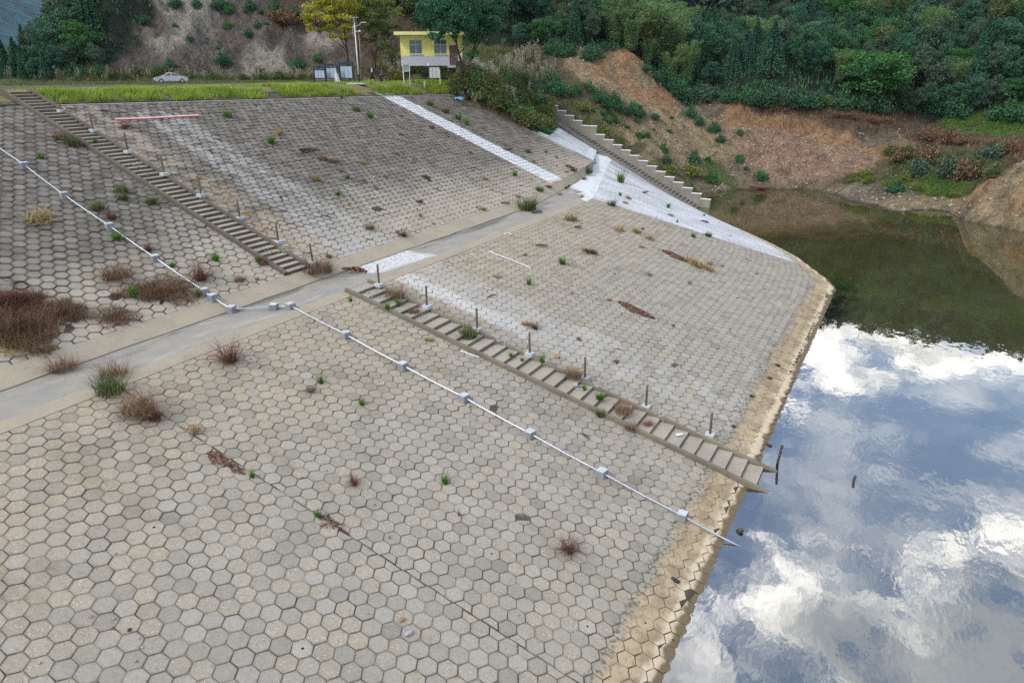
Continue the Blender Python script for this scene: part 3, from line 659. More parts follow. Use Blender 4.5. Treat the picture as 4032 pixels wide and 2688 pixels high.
# colours of the ground by what grows or lies there
GC=dict(OR=(.41,.25,.14),PK=(.38,.25,.18),TN=(.36,.28,.17),GR=(.11,.16,.04),OL=(.14,.13,.06),BR=(.13,.095,.065),FG=(.018,.030,.018),CL=(.155,.13,.11),CP=(.36,.325,.28),MD=(.24,.19,.135),ST=(.30,.26,.20),YG=(.20,.18,.09))
GK=list(GC)
pts=[(3050,560,'PK'),(3250,620,'PK'),(3350,650,'PK'),(3180,690,'PK'),(2950,600,'PK'),(2900,680,'MD'),(2800,560,'TN'),(2700,600,'TN'),(2600,540,'TN'),(2560,470,'TN'),(2450,430,'TN'),(2750,660,'TN'),(2500,520,'TN'),(2380,500,'YG'),(2420,560,'OL'),(2480,610,'OL'),(2560,640,'TN'),(2350,440,'OL'),
(2290,280,'TN'),(2350,270,'OR'),(2450,260,'OR'),(2420,290,'TN'),(2300,240,'TN'),(2400,340,'TN'),(2480,350,'OR'),(2560,360,'OR'),(2610,400,'OR'),(2540,330,'TN'),(2690,440,'MD'),(2770,460,'MD'),
(2880,470,'OR'),(2970,470,'OR'),(3060,470,'OR'),(3150,490,'OR'),(3250,510,'OR'),(3330,550,'OR'),(3480,590,'OR'),(3560,600,'OR'),(3300,500,'BR'),(3420,510,'BR'),(3500,540,'MD'),(3620,600,'MD'),
(3000,420,'BR'),(3150,425,'BR'),(3300,450,'BR'),(3450,470,'BR'),(3600,480,'BR'),(3600,540,'BR'),(3700,540,'BR'),(3800,560,'BR'),(3950,560,'BR'),(3850,500,'GR'),(3950,490,'GR'),(4020,500,'GR'),(3750,600,'OL'),(3900,620,'BR'),(3650,650,'OL'),(3800,660,'BR'),(3550,680,'OL'),(3450,690,'OL'),(3600,720,'GR'),(3700,740,'GR'),(3500,740,'MD'),(3400,770,'MD'),(3600,790,'TN'),(3700,810,'TN'),(3400,740,'ST'),(3300,735,'MD'),(3200,740,'MD'),
(3950,760,'TN'),(4000,700,'TN'),(4020,850,'TN'),(3880,820,'TN'),(3830,770,'OR'),(3800,840,'MD'),(4025,800,'OR'),
(2750,700,'OL'),(2830,690,'GR'),(2700,690,'OL'),(2780,740,'MD'),(2660,680,'YG'),(2600,680,'OL'),
(2200,300,'BR'),(2150,260,'BR'),(2100,240,'OL'),(2050,350,'OL'),(2250,380,'OL'),(2300,400,'OL'),(2000,300,'OL'),(1900,300,'OL'),(2180,340,'OL'),(2330,470,'YG'),(2380,540,'GR'),
(2600,300,'FG'),(2700,350,'FG'),(2500,200,'FG'),(2300,180,'FG'),(2900,300,'FG'),(3200,300,'FG'),(3500,300,'FG'),(3900,300,'FG'),(2200,150,'FG'),(3300,380,'FG'),(3700,420,'FG'),(3000,370,'FG'),
(500,250,'CL'),(600,200,'CL'),(620,130,'CL'),(700,260,'CL'),(760,60,'CP'),(740,110,'CP'),(620,160,'CP'),(630,210,'CP'),(800,200,'CL'),(900,150,'CL'),(900,250,'CL'),(1050,230,'CP'),(1060,280,'CP'),(1000,150,'CL'),(1150,150,'CL'),(1230,160,'CP'),(1200,230,'CL'),(1300,200,'CL'),(1000,50,'CL'),(1150,60,'BR'),(450,150,'FG'),(500,60,'FG'),(400,200,'FG'),(300,200,'FG'),(100,200,'FG'),
(1500,200,'BR'),(1450,150,'BR'),(1550,280,'BR'),(1500,120,'BR'),(1700,290,'BR'),(1850,290,'OL'),(1600,290,'OL'),(1300,310,'YG'),(1100,310,'YG'),(900,310,'YG'),(700,310,'YG'),(500,310,'OL'),(300,310,'OL'),(100,310,'OL'),(1500,315,'TN'),(1650,320,'TN'),(1300,330,'YG'),(900,335,'YG'),(500,340,'YG'),(100,345,'YG'),(1650,335,'GR'),(1400,60,'FG'),(1800,60,'FG'),(2000,100,'FG')]
CX=[];CK=[]
for x,y,k in pts:
    h=hit(x,y,BT)
    if h is not None and h.z>-.3: CX.append(tuple(h)); CK.append(GK.index(k))
for x in range(1500,4600,300):
    for r,z in ((160,20),(200,37),(260,60),(330,80)):
        CX.append(tuple(azr(x,r,z))); CK.append(GK.index('FG'))
for x in (-200,200,600,1000,1300):
    for r,z in ((190,50),(240,70)): CX.append(tuple(azr(x,r,z))); CK.append(GK.index('FG'))
CX=np.array(CX); CK=np.array(CK)
def ground_class(X,Y,Z,j=2.2):
    Xj=X+j*fbm(X,Y,.5,3,21); Yj=Y+j*fbm(X,Y,.5,3,22); Q=np.stack([Xj,Yj,Z*1.4],-1); out=np.zeros(len(Q),int)
    T=CX*np.array([1,1,1.4])
    for s in range(0,len(Q),20000):
        out[s:s+20000]=CK[np.argmin(((Q[s:s+20000,None]-T[None])**2).sum(-1),1)]
    return out
cls=ground_class(VT[:,0],VT[:,1],VT[:,2])
colv=np.array([GC[k] for k in GK])[cls].reshape(GX.shape+(3,))
for _ in range(1):
    c_=colv.copy(); c_[1:-1,1:-1]=(colv[1:-1,1:-1]*2+colv[:-2,1:-1]+colv[2:,1:-1]+colv[1:-1,:-2]+colv[1:-1,2:])/6; colv=c_
under=(VT[:,2]<.12)
colv=colv.reshape(-1,3); colv[under]=(.10,.075,.045)
vattr(me,'gc',colv)
m_,g=mat('earth_and_rock'); P=g.n('ShaderNodeNewGeometry').outputs['Position']; gc=g.attr('gc')[0]
n1=g.noise(g.vm('MULTIPLY',P,(1.,1.,.45)),.8,9,.7); n2=g.noise(g.vm('MULTIPLY',P,(1.,1.,.6)),4.,6,.75); vr=g.vor(P,2.6); vr2=g.vor(P,4.5)
c=g.mix(g.m('MULTIPLY',g.ss(n1,.5,.62),.6),gc,g.mix(1.,gc,(1.55,1.5,1.4),'MULTIPLY'))
c=g.mix(g.m('MULTIPLY',g.ss(n1,.5,.36),.6),c,g.mix(1.,gc,(.42,.42,.42),'MULTIPLY'))
c=g.mix(g.m('MULTIPLY',g.ss(n2,.5,.68),.5),c,g.mix(1.,c,(1.5,1.45,1.35),'MULTIPLY'))
c=g.mix(g.m('MULTIPLY',g.ss(n2,.48,.32),.6),c,g.mix(1.,c,(.42,.42,.4),'MULTIPLY'))
cr=g.noise(g.vm('MULTIPLY',P,(1.,1.,.35)),.33,8,.75)
c=g.mix(g.m('MULTIPLY',g.band(cr,.485,.515,.012),.7),c,g.mix(1.,c,(.35,.34,.33),'MULTIPLY'))
c=g.mix(g.m('MULTIPLY',g.ss(cr,.57,.66),.5),c,g.mix(1.,c,(1.6,1.55,1.45),'MULTIPLY'))
g.put(g.b.inputs['Base Color'],c); bump(g,g.m('ADD',g.m('MULTIPLY',n1,2.),g.m('ADD',n2,g.m('MULTIPLY',vr2,.6))),1.,.7)
me.materials.append(m_)
# a separate far mountain
mx=np.linspace(-1.35,.2,90); rr_=np.linspace(520,1250,36)
VV=[]
for k,az in enumerate(mx):        # tan of bearing from the view axis
    h=azr(2016+az*2900,1,0)[:2]
    crest=np.interp(az,[-1.35,-.75,-.62,-.55,-.4,.2],[150,135,90,66,50,40])
    for r in rr_:
        t=(r-520)/(900-520); z=crest*min(1,max(0,t))**.9 if t<1 else crest*(1-.25*(t-1))
        z+=8*fbm(np.array(h[0]*r),np.array(h[1]*r),.02,4,31)*min(1,max(t,0)) +1.5*fbm(np.array(h[0]*r),np.array(h[1]*r),.12,3,32)
        VV.append((h[0]*r,h[1]*r,float(z)-2))
i=np.arange(len(VV)).reshape(len(mx),-1)
me=np_mesh('mountain',VV,[np.stack([i[:-1,:-1],i[:-1,1:],i[1:,1:],i[1:,:-1]],-1).reshape(-1,4)],True)
if me.polygons[0].normal.z<0: me.flip_normals()
m_,g=mat('wooded_mountain'); P=g.n('ShaderNodeNewGeometry').outputs['Position']
n1=g.noise(P,.07,5,.6); g.put(g.b.inputs['Base Color'],g.mix(g.ss(n1,.35,.65),(.002,.024,.038),(.008,.060,.080))); bump(g,n1,1.,7.)  # blue of the distance haze is put into the base colour
mountain=mesh_obj('mountain',me,m_); mountain['kind']='structure'
# ------------------------------------------------------------------ air
hm=bpy.data.materials.new('air'); hm.use_nodes=True; hm.node_tree.nodes.clear(); hg=G(hm.node_tree)
pv=hg.n('ShaderNodeVolumePrincipled'); pv.inputs['Density'].default_value=.00006; pv.inputs['Color'].default_value=(.80,.90,1,1); pv.inputs['Anisotropy'].default_value=.2
ho=hg.n('ShaderNodeOutputMaterial'); hm.node_tree.links.new(pv.outputs[0],ho.inputs['Volume'])
hz=MB().box((-200,560,85),(2600,1560,186)).build('haze',hm); tag(hz,'thin blue haze between the dam and the far hills','haze',None,'stuff')
# ------------------------------------------------------------------ water
m_,g=mat('reservoir_water'); P=g.n('ShaderNodeNewGeometry').outputs['Position']; X,Y,Z=g.sep(P)
calm=g.ss(g.noise(P,.05,3),.42,.62)
r1=g.noise(g.vm('MULTIPLY',P,(1.,.45,1)),1.6,3,.5); r2=g.noise(g.vm('MULTIPLY',P,(1.2,.7,1)),.45,3,.5); r3=g.noise(g.vm('MULTIPLY',P,(1.,.5,1)),5.,2,.5)
hgt=g.m('ADD',g.m('ADD',g.m('MULTIPLY',r1,.35),g.m('MULTIPLY',r2,.7)),g.m('MULTIPLY',r3,.06))
b=g.n('ShaderNodeBump'); b.inputs['Distance'].default_value=.05; g.put(b.inputs['Strength'],g.m('ADD',.16,g.m('MULTIPLY',calm,.30))); g.put(b.inputs['Height'],hgt)
body=g.n('ShaderNodeBsdfDiffuse'); body.inputs[0].default_value=(.045,.041,.016,1)
tr=g.n('ShaderNodeBsdfTransparent'); tr.inputs[0].default_value=(.55,.42,.22,1)
near_=g.m('MULTIPLY',g.m('SUBTRACT',1.,g.ss(X,-3.4,-1.3)),g.m('SUBTRACT',1.,g.ss(Y,60.,66.)))
mb_=g.n('ShaderNodeMixShader'); g.put(mb_.inputs[0],g.m('MULTIPLY',near_,.85)); g.t.links.new(body.outputs[0],mb_.inputs[1]); g.t.links.new(tr.outputs[0],mb_.inputs[2])
gl=g.n('ShaderNodeBsdfGlossy'); gl.inputs['Roughness'].default_value=.015; gl.inputs[0].default_value=(1,1,1,1); g.t.links.new(b.outputs[0],gl.inputs['Normal'])
fr=g.n('ShaderNodeFresnel'); fr.inputs[0].default_value=3.4; g.t.links.new(b.outputs[0],fr.inputs['Normal'])
mx_=g.n('ShaderNodeMixShader'); g.t.links.new(fr.outputs[0],mx_.inputs[0]); g.t.links.new(mb_.outputs[0],mx_.inputs[1]); g.t.links.new(gl.outputs[0],mx_.inputs[2])
g.t.links.new(mx_.outputs[0],g.o.inputs[0])
me=np_mesh('water',[(-40,-60,0),(150,-60,0),(150,150,0),(-40,150,0)],[np.array([[0,1,2,3]])])
water=mesh_obj('water',me,m_); water['kind']='structure'
# ------------------------------------------------------------------ stairs on the slope
def stair(name,label,pF,a0,a1,b0,b1,n,rw,railmat,stepmat,sink,drop,proud):
    root=empty(name,tuple(pF(a0,b0,0)),0,label,'stairs')
    ox=np.array(root.location)
    bpy.context.view_layer.update()
    for (aa,ab_) in ((a0,a0+rw),(a1-rw,a1)):
        mb=MB(); bs=np.linspace(b0,b1,28); vs=[];fs=[]
        for k,b in enumerate(bs):
            j=rng.normal(0,.008,2)
            for (a,h) in ((aa,-.3),(ab_,-.3),(ab_,proud+j[0]),(aa,proud+j[1])): vs.append(tuple(pF(a,b,h)-ox))
        for k in range(len(bs)-1):
            for q in range(4): fs.append((k*4+q,k*4+(q+1)%4,(k+1)*4+(q+1)%4,(k+1)*4+q))
        fs+=[(0,1,2,3),tuple(4*(len(bs)-1)+q for q in (3,2,1,0))]
        mb.add(vs,fs); mb.build('side_beam',railmat,root)
    L=(b1-b0)/n
    for k in range(n):
        p0=pF(a0+rw,b0+k*L,0); p1=pF(a0+rw,b0+(k+1)*L,0)   # uphill and downhill edge
        if p0[2]<p1[2]: p0,p1=p1,p0
        zt=p0[2]-sink+rng.normal(0,.006); zb=p1[2]-sink-.25
        e=.0
        ys=(a0+rw+.003,a1-rw-.003); xo=p0[0]-.10; xi=p1[0]+e
        mb=MB(); mb.hexa([(xo-ox[0],ys[0]-ox[1],zb-ox[2]),(xi-ox[0],ys[0]-ox[1],zb-ox[2]),(xi-ox[0],ys[1]-ox[1],zb-ox[2]),(xo-ox[0],ys[1]-ox[1],zb-ox[2])],
                         [(xo-ox[0],ys[0]-ox[1],zt-ox[2]),(xi-ox[0],ys[0]-ox[1],zt-.01-ox[2]),(xi-ox[0],ys[1]-ox[1],zt-.01-ox[2]),(xo-ox[0],ys[1]-ox[1],zt-ox[2])])
        sp=mb.build('step',stepmat,root)
        MB().box((xi-ox[0]+.006,(ys[0]+ys[1])/2-ox[1],zt-.02-.13-ox[2]),(.016,ys[1]-ys[0]-.01,.22)).build('riser',railmat,sp)  # thin riser face in darker concrete: damp, and shade put into the colour
    return root
def fl(a,b,h): return F_low(a,b,h)[0]
def fu(a,b,h): return F_up(a,b,h)
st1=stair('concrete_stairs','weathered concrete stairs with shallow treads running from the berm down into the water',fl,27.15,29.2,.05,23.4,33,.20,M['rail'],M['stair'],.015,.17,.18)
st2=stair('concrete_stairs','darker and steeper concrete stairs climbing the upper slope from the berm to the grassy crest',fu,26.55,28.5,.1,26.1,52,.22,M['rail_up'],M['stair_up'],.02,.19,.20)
bpy.context.view_layer.update()
slabs=[st1,st2]
# dust and soil under the stairs
BA=bvh_of([ground,sl_low,sl_up,bermo,sl_pan,bank]+[c for r in slabs for c in r.children])
bpy.context.view_layer.update()
def bvh_all():
    bpy.context.view_layer.update()
    return bvh_of([ground,sl_low,sl_up,bermo,sl_pan,bank,pl,pu]+[c for r in slabs for c in r.children]+[o for o in COL.objects if o.name.startswith(('berm_beam','side_slope_','crest_cap'))])
BA=bvh_all()
# ------------------------------------------------------------------ railing posts with footings
def post_mesh(h=1.2,w_=.115,cut=.03):
    mb=MB(); r=w_/2
    mb.tube([(0,0,-.25),(0,0,h-cut),(0,0,h)],[r,r,r*.98],10); return mb
def post_root(label,loc,lean=(0,0),mat_=None,foot=True,h=1.2,group='railing posts beside the stairs'):
    root=empty('railing_post',loc,0,label,'railing post',group)
    p=post_mesh(h).build('post',mat_ or M['postmetal'],root,True); p.rotation_euler=(lean[0],lean[1],0)
    if foot:
        f=MB().box((0,0,.03),(.42,.42,.20),0,.015); f.build('footing',M['newconc'],root)
        s=MB(); n=10; vs=[(0,0,.0)]
        for k in range(n):
            a=2*math.pi*k/n; rr_=.34*(.7+.5*rng.random()); vs.append((.12+math.cos(a)*rr_*.9,math.sin(a)*rr_*.7,-.06))
        s.add(vs,[(0,1+k,1+(k+1)%n) for k in range(n)])
    return root
ordn=['topmost','second','third','fourth','fifth','sixth','seventh','eighth','lowest']
upb=[(241,440),(369,517),(505,600),(648,688),(793,771),(945,863),(1097,956),(1233,1038)]
for k,(x,y) in enumerate(upb):
    h=hit(x,y); 
    nm={0:'topmost',7:'lowest'}.get(k,ordn[k]+' from the top')
    post_root('brown steel post on a footing beside the dark upper stairs, %s'%nm,h,(R(rng.normal(0,1)),R(-3+rng.normal(0,1))))
lob=[(1493,1124),(1681,1210),(1879,1299),(2086,1396),(2303,1493),(2543,1604),(2795,1715)]
for k,(x,y) in enumerate(lob):
    h=hit(x,y); nm={0:'nearest the berm',6:'nearest the water'}.get(k,ordn[k]+' counting down from the berm')
    post_root('brown steel post on a footing beside the lower stairs, %s'%nm,h,(R(rng.normal(0,.8)),R(-1+rng.normal(0,.8))))
hb=onz(3058,1826,0)
post_root('dark steel post standing in the water off the end of the lower stairs',(hb[0],hb[1],-.35),(R(1),R(5)),M['wetpost'],False,1.35,'railing posts beside the stairs')
hb=onz(3353,1893,0)
post_root('short post stub barely above the water, farther out than the other post',(hb[0],hb[1],-.9),(R(0),R(5)),M['wetpost'],False,1.2,'railing posts beside the stairs')
# ------------------------------------------------------------------ pipe on concrete blocks
blocks=[(98,655),(255,773),(433,895),(613,1021),(807,1152),(839,1175),(912,1222),(1080,1213),(1145,1210),(1362,1323),(1587,1445),(1828,1571),(2087,1714),(2369,1868),(2685,2037)]
bpts=[hit(x,y+6) for x,y in blocks]
lab=['topmost on the upper slope','second down on the upper slope','third down on the upper slope','fourth down on the upper slope','upper of the close pair above the berm','lower of the close pair above the berm',
'at the bend in the pipe on the berm','left of the two on the outer berm edge','right of the two on the outer berm edge','first below the berm on the lower slope','second below the berm on the lower slope','third below the berm, loose stone against it','fourth below the berm, stone wedged under','fifth below the berm','lowest of the line, next to the water']
for k,p in enumerate(bpts):
    rz=R(-12) if k not in (6,7) else R(20)
    root=empty('anchor_block',p,rz+R(rng.normal(0,5)),'small concrete block under the steel pipe, '+lab[k],'concrete block','concrete blocks carrying the pipe')
    MB().box((0,0,.09),(.38,.38,.40),0,.02).build('block',M['blockconc'],root)
    MB().box((0,0,.303),(.36,.36,.03),0,.008).build('pale_top',M['blocktop'],root)
st0=F_up(21.9,23.2,.16); mid=[Vector(st0)]+[p+Vector((0,0,.17)) for p in bpts]+[Vector(F_low(23.0,23.0,.10)[0])]
mb=MB()
pp_=[]
for k in range(len(mid)-1):
    for t in np.linspace(0,1,5)[:-1]:
        q=mid[k].lerp(mid[k+1],t); q.z-=.03*math.sin(math.pi*t); pp_.append(q)
pp_.append(mid[-1]); mb.tube(pp_,.038,8)
o=mb.build('steel_pipe',M['steel'],None,True); tag(o,'thin steel pipe running down both slopes over small concrete blocks into the water','pipe')
# ------------------------------------------------------------------ stone stairs and stepped parapet at the far end
def zs(X): return .27+(-23.66-X)*.496
root=empty('stone_stairs',(-22,88.4,-.5),0,'narrow grey stone stairs climbing the far bank below the stepped wall','stairs')
o0=Vector(root.location); n=66; L=.48
for k in range(n):
    x1=-22.0-k*L; x0=x1-L; zt=zs(x0); 
    MB().box(((x0+x1)/2-o0.x-.06,.85,zt-.2-o0.z),(L+.12,1.5,.4),0,0).build('step',M['rock_stair'],root)
mb=MB(); mb.add([(0,-.10,-.9),(-31.6,-.10,14.2),(-31.6,-.10,15.75),(0,-.10,.08),(0,.10,-.9),(-31.6,.10,14.2),(-31.6,.10,15.75),(0,.10,.08)],[(0,1,2,3),(7,6,5,4),(3,2,6,7),(0,4,5,1),(0,3,7,4),(1,5,6,2)])
mb.build('kerb',M['rock_stair'],root)
bpy.context.view_layer.update(); slabs.append(root)
root=empty('stepped_wall',(-21.6,90.1,-.5),0,'brown grey wall stepping down the far bank beside stone stairs, with white caps','wall')
o0=Vector(root.location); x=-21.7; k=0; bl=1.22
while x>-56:
    wdt=bl*(1.75 if k==13 else 1.); z=zs(x-wdt+.35)+1.25
    hh=1.9
    w_=MB().box((x-wdt/2-o0.x,.12,z-hh/2-o0.z),(wdt,.26,hh),0,0).build('wall_block',M['parapet'],root)
    dark=x<-43.5
    MB().box((x-wdt/2-o0.x,.12,z+.045-o0.z),(wdt+.12,.36,.10),0,.012).build('wall_cap',M['parapet'] if dark else M['white_cap'],w_)
    x-=wdt; k+=1
# ------------------------------------------------------------------ things on the crest
def at_crest(px,py,r=None,z=None,dx=0):
    if r is None: return Vector(onz(px,py,z if z is not None else CREST))
    v=Vector(atr(px,py,r)); return v
def face_cam(p): return math.atan2(-p[1],-p[0])+math.pi/2     # local -Y faces the camera
def on_ground(px,r): 
    d=azr(px,r,0); return Vector((d[0],d[1],gz(d[0],d[1])))
# pump house
HR=96; hp=on_ground(1706,HR); hp.z=16.80; hrz=face_cam(hp)+R(-3)
root=empty('pump_house',hp,hrz,'small flat roofed yellow house with light grey base, two windows and dark door','house')
Wd,Dp,Ht=7.5,4.2,3.45
def wallholes(y,thick,openings,mat1,mat2,split,parent,x0,x1,z0,z1,name1,name2):
    for nm,mt,za,zb in ((name1,mat1,z0,split),(name2,mat2,split,z1)):
        mb=MB(); xs=sorted({x0,x1,*[v for o_ in openings for v in o_[:2]]}); zz_=sorted({za,zb,*[v for o_ in openings for v in o_[2:] if za<v<zb]})
        for a,b in zip(xs,xs[1:]):
            for c,d in zip(zz_,zz_[1:]):
                cx,cz=(a+b)/2,(c+d)/2
                if any(o_[0]<cx<o_[1] and o_[2]<cz<o_[3] for o_ in openings): continue
                mb.hexa([(a,y,c),(b,y,c),(b,y+thick,c),(a,y+thick,c)],[(a,y,d),(b,y,d),(b,y+thick,d),(a,y+thick,d)])
        mb.build(nm,mt,parent)
w2=Wd/2; yF=-Dp/2
ops=[(-w2+1.1,-w2+2.65,1.35,2.95),(-w2+4.1,-w2+5.65,1.35,2.95),(-w2+5.95,-w2+6.95,.05,2.35)]
wallholes(yF,.22,ops,M['lgrey'],M['yellow'],1.15,root,-w2,w2,0,Ht,'plinth_wall','wall')
for sx in (-1,1):
    MB().box((sx*(w2-.11),.11,.575),(.22,Dp-.22,1.15)).build('plinth_wall',M['lgrey'],root)
    MB().box((sx*(w2-.11),.11,(Ht+1.15)/2),(.215,Dp-.22,Ht-1.15)).build('wall',M['yellow'],root)
MB().box((0,Dp/2-.1,Ht/2),(Wd-.44,.2,Ht)).build('back_wall',M['yellow'],root)
MB().box((0,0,.9),(Wd-.5,Dp-.5,.05)).build('floor',M['lgrey'],root)
rf=MB().box((-.15,-.3,Ht+.19),(Wd+.95,Dp+1.3,.36),0,.01).build('roof_slab',M['cream'],root)
MB().box((0,-.1,Ht+.40),(Wd+.2,Dp+.3,.07)).build('roof_felt',M['roof'],rf)
MB().tube([(-.3,-2.,Ht+.4),(-.3,-2.,Ht+.85)],.03,6).build('roof_pipe',M['white'],rf)
for (a,b,c,d) in ops[:2]:
    fr_=MB()
    for (x0,x1,z0,z1) in ((a,a+.06,c,d),(b-.06,b,c,d),(a+.06,b-.06,c,c+.06),(a+.06,b-.06,d-.06,d),((a+b)/2-.03,(a+b)/2+.03,c+.06,d-.06),(a+.06,(a+b)/2-.03,c+1.02,c+1.08),((a+b)/2+.03,b-.06,c+1.02,c+1.08)):
        fr_.hexa([(x0,yF+.05,z0),(x1,yF+.05,z0),(x1,yF+.12,z0),(x0,yF+.12,z0)],[(x0,yF+.05,z1),(x1,yF+.05,z1),(x1,yF+.12,z1),(x0,yF+.12,z1)])
    f=fr_.build('window',M['frame'],root)
    MB().box(((a+b)/2,yF+.10,(c+d)/2),(b-a-.06,.02,d-c-.06)).build('glass_pane',M['glass'],f)
    MB().box(((a+b)/2,yF-.04,c-.05),(b-a+.1,.14,.07)).build('window_sill',M['lgrey'],f)
a,b,c,d=ops[2]
dr=MB().box(((a+b)/2,yF+.09,d/2),(b-a-.1,.06,d-.02)).build('door',M['door'],root)
MB().box(((a+b)/2+.3,yF+.04,1.05),(.05,.05,.16)).build('door_handle',M['steel'],dr)
for k in range(3): MB().box(((a+b)/2,yF+.05,.45+.62*k),(b-a-.35,.02,.38)).build('door_panel',M['trouser'],dr)
MB().box(((a+b)/2+.3,yF-.55,-.12),(2.1,1.1,.2)).build('doorstep',M['lgrey'],root)
# notice boards (dark blue frames)
for k,(px,bt,tp,wpx,lb) in enumerate(((1262,312,262,41,'left and lowest of the three dark blue framed notice boards'),(1309,308,253,43,'middle one of the three dark blue framed notice boards, behind the pennant'),(1367,308,246,49,'right and tallest of the three dark blue framed notice boards, beside the lamp'))):
    p=at_crest(px,326,93); s=93*.925/F_PX*1.03; rz=face_cam(p)+R(-22)
    p.z=gz(p.x,p.y)
    root=empty('notice_board',p,rz,lb,'notice board','blue notice boards on the crest')
    topz=(p-Vector(C0)).length and (Vector(atr(px,tp,93)).z-p.z); botz=.45
    hw=wpx*s*.5/math.cos(R(22))
    for sx in (-1,1): MB().box((sx*hw,0,topz/2-.1),(.12,.12,topz+.2),0,.01).build('board_post',M['blue'],root)
    MB().box((0,0,topz-.12),(hw*2,.08,.12)).build('top_rail',M['blue'],root)
    MB().box((0,0,topz-.38),(hw*2,.07,.08)).build('top_rail',M['blue'],root)
    MB().box((0,-.02,topz-.10),(hw*.9,.05,.30),0,.01).build('title_plate',M['blue'],root)
    MB().box((0,0,botz),(hw*2,.08,.08)).build('bottom_rail',M['blue'],root)
    for q in range(3):
        wq=(hw*2-.22)/3
        MB().box((-hw+.11+wq*(q+.5),-.01,(topz-.46+botz+.05)/2),(wq-.05,.04,topz-.46-botz-.05)).build('notice_panel',M['panel'],root)
# white pennant with blue print
p=at_crest(1330,326,88); p.z=gz(p.x,p.y); rz=face_cam(p)
root=empty('pennant',p,rz,'white triangular pennant with faint blue print standing in front of the notice boards','flag')
s=.0315
mb=MB(); nX,nZ=6,10; vs=[];fs=[]
for j in range(nZ+1):
    t=j/nZ; wd=.66*(1-t)+.03
    for i_ in range(nX+1): u=i_/nX; vs.append((-.33+u*wd+ .12*t,.05*math.sin(u*7+t*3),.08+t*1.55))
for j in range(nZ):
    for i_ in range(nX): q=j*(nX+1)+i_; fs.append((q,q+1,q+nX+2,q+nX+1))
mb.add(vs,fs); o=mb.build('cloth',M['white'],root,True); md=o.modifiers.new('thickness','SOLIDIFY'); md.thickness=.012
MB().tube([(-.33,0,0),(-.20,0,1.68)],.015,6).build('pole',M['steel'],root)
mb=MB()
for (x,z,l) in ((-.08,.32,.26),(-.05,.42,.2),(-.1,.62,.16),(-.02,.24,.22)): mb.add([(x,-.065,z),(x+l,-.065,z+.04),(x+l,-.065,z+.10),(x,-.065,z+.05)],[(0,1,2,3)])
mb.build('blue_print',M['bluesheet'],root)
# solar street lamp
p=at_crest(1414,320,88); p.z=gz(p.x,p.y); rz=face_cam(p)
root=empty('street_lamp',p,rz,'tall white solar street lamp with a curved arm beside the blue notice boards','street lamp')
hL=Vector(atr(1394,80,88)).z-p.z
MB().tube([(0,0,0),(0,0,.95)],[.12,.10],10).build('base_sleeve',M['blue'],root)
MB().tube([(0,0,.9),(-.02,0,hL*.5),(-.05,0,hL)],[.085,.07,.045],10).build('pole',M['lamp'],root,True)
MB().tube([(-.05,0,hL*.72),(-.30,0,hL*.80),(-.22,0,hL*.90),(.35,0,hL*.90+.1),(.75,0,hL*.96)],.03,8).build('arm',M['lamp'],root,True)
hd=MB().box((.95,0,hL*.965),(.6,.24,.07),0,.02).build('lamp_head',M['lamp'],root)
MB().box((.95,0,hL*.965-.045),(.45,.18,.02)).build('lamp_lens',M['solar'],hd)
MB().tube([(-.05,0,hL),(-.06,0,hL+.22)],.035,8).build('panel_bracket',M['lamp'],root)
MB().box((-.12,-.1,hL+.25),(1.15,.7,.045),0,.008).build('solar_panel',M['solar'],root)
# camera pole behind it
p=at_crest(1425,300,97); p.z=gz(p.x,p.y); root=empty('camera_pole',p,face_cam(p),'slender dark pole with a small white camera just right of the street lamp','pole')
hL=Vector(atr(1424,121,97)).z-p.z
MB().tube([(0,0,0),(0,0,hL)],[.08,.05],8).build('pole',M['postmetal'],root,True)
MB().tube([(-.4,0,hL-.1),(.1,0,hL-.1)],.03,6).build('bracket',M['lamp'],root); MB().box((.12,-.05,hL-.06),(.22,.34,.2),0,.03).build('camera',M['lamp'],root)
# gauge pole
p=at_crest(1590,320,90); p.z=gz(p.x,p.y); root=empty('gauge_pole',p,face_cam(p),'red and white banded pole standing behind the small grey board','pole')
hG=Vector(atr(1586,228,90)).z-p.z
for k in range(10):
    z0=hG*k/10; MB().tube([(0,0,z0),(0,0,z0+hG/10)],.06,8).build('band',M['pinkred'] if k%2 else M['white'],root)
# small grey board on two legs
p=Vector(onz(1603,329,CREST)); root=empty('sign_board',p,face_cam(p)+R(12),'small grey board in a white frame on two thin legs before the house','sign')
bR=math.hypot(p.x,p.y); zt=Vector(atr(1603,254,bR)).z-p.z; zb=Vector(atr(1603,281,bR)).z-p.z
for sx in (-1,1): MB().tube([(sx*.34,0,-.1),(sx*.34,0,zb)],.03,6).build('leg',M['lamp'],root)
MB().box((0,.02,(zt+zb)/2),(.70,.03,zt-zb),0,0).build('board',M['greyboard'],root)
fr_=MB(); 
for c,d in (((0,0,zt),(.8,.07,.05)),((0,0,zb),(.8,.07,.05)),((-.38,0,(zt+zb)/2),(.05,.07,zt-zb-.06)),((.38,0,(zt+zb)/2),(.05,.07,zt-zb-.06))): fr_.box(c,d)
fr_.build('frame',M['white'],root)
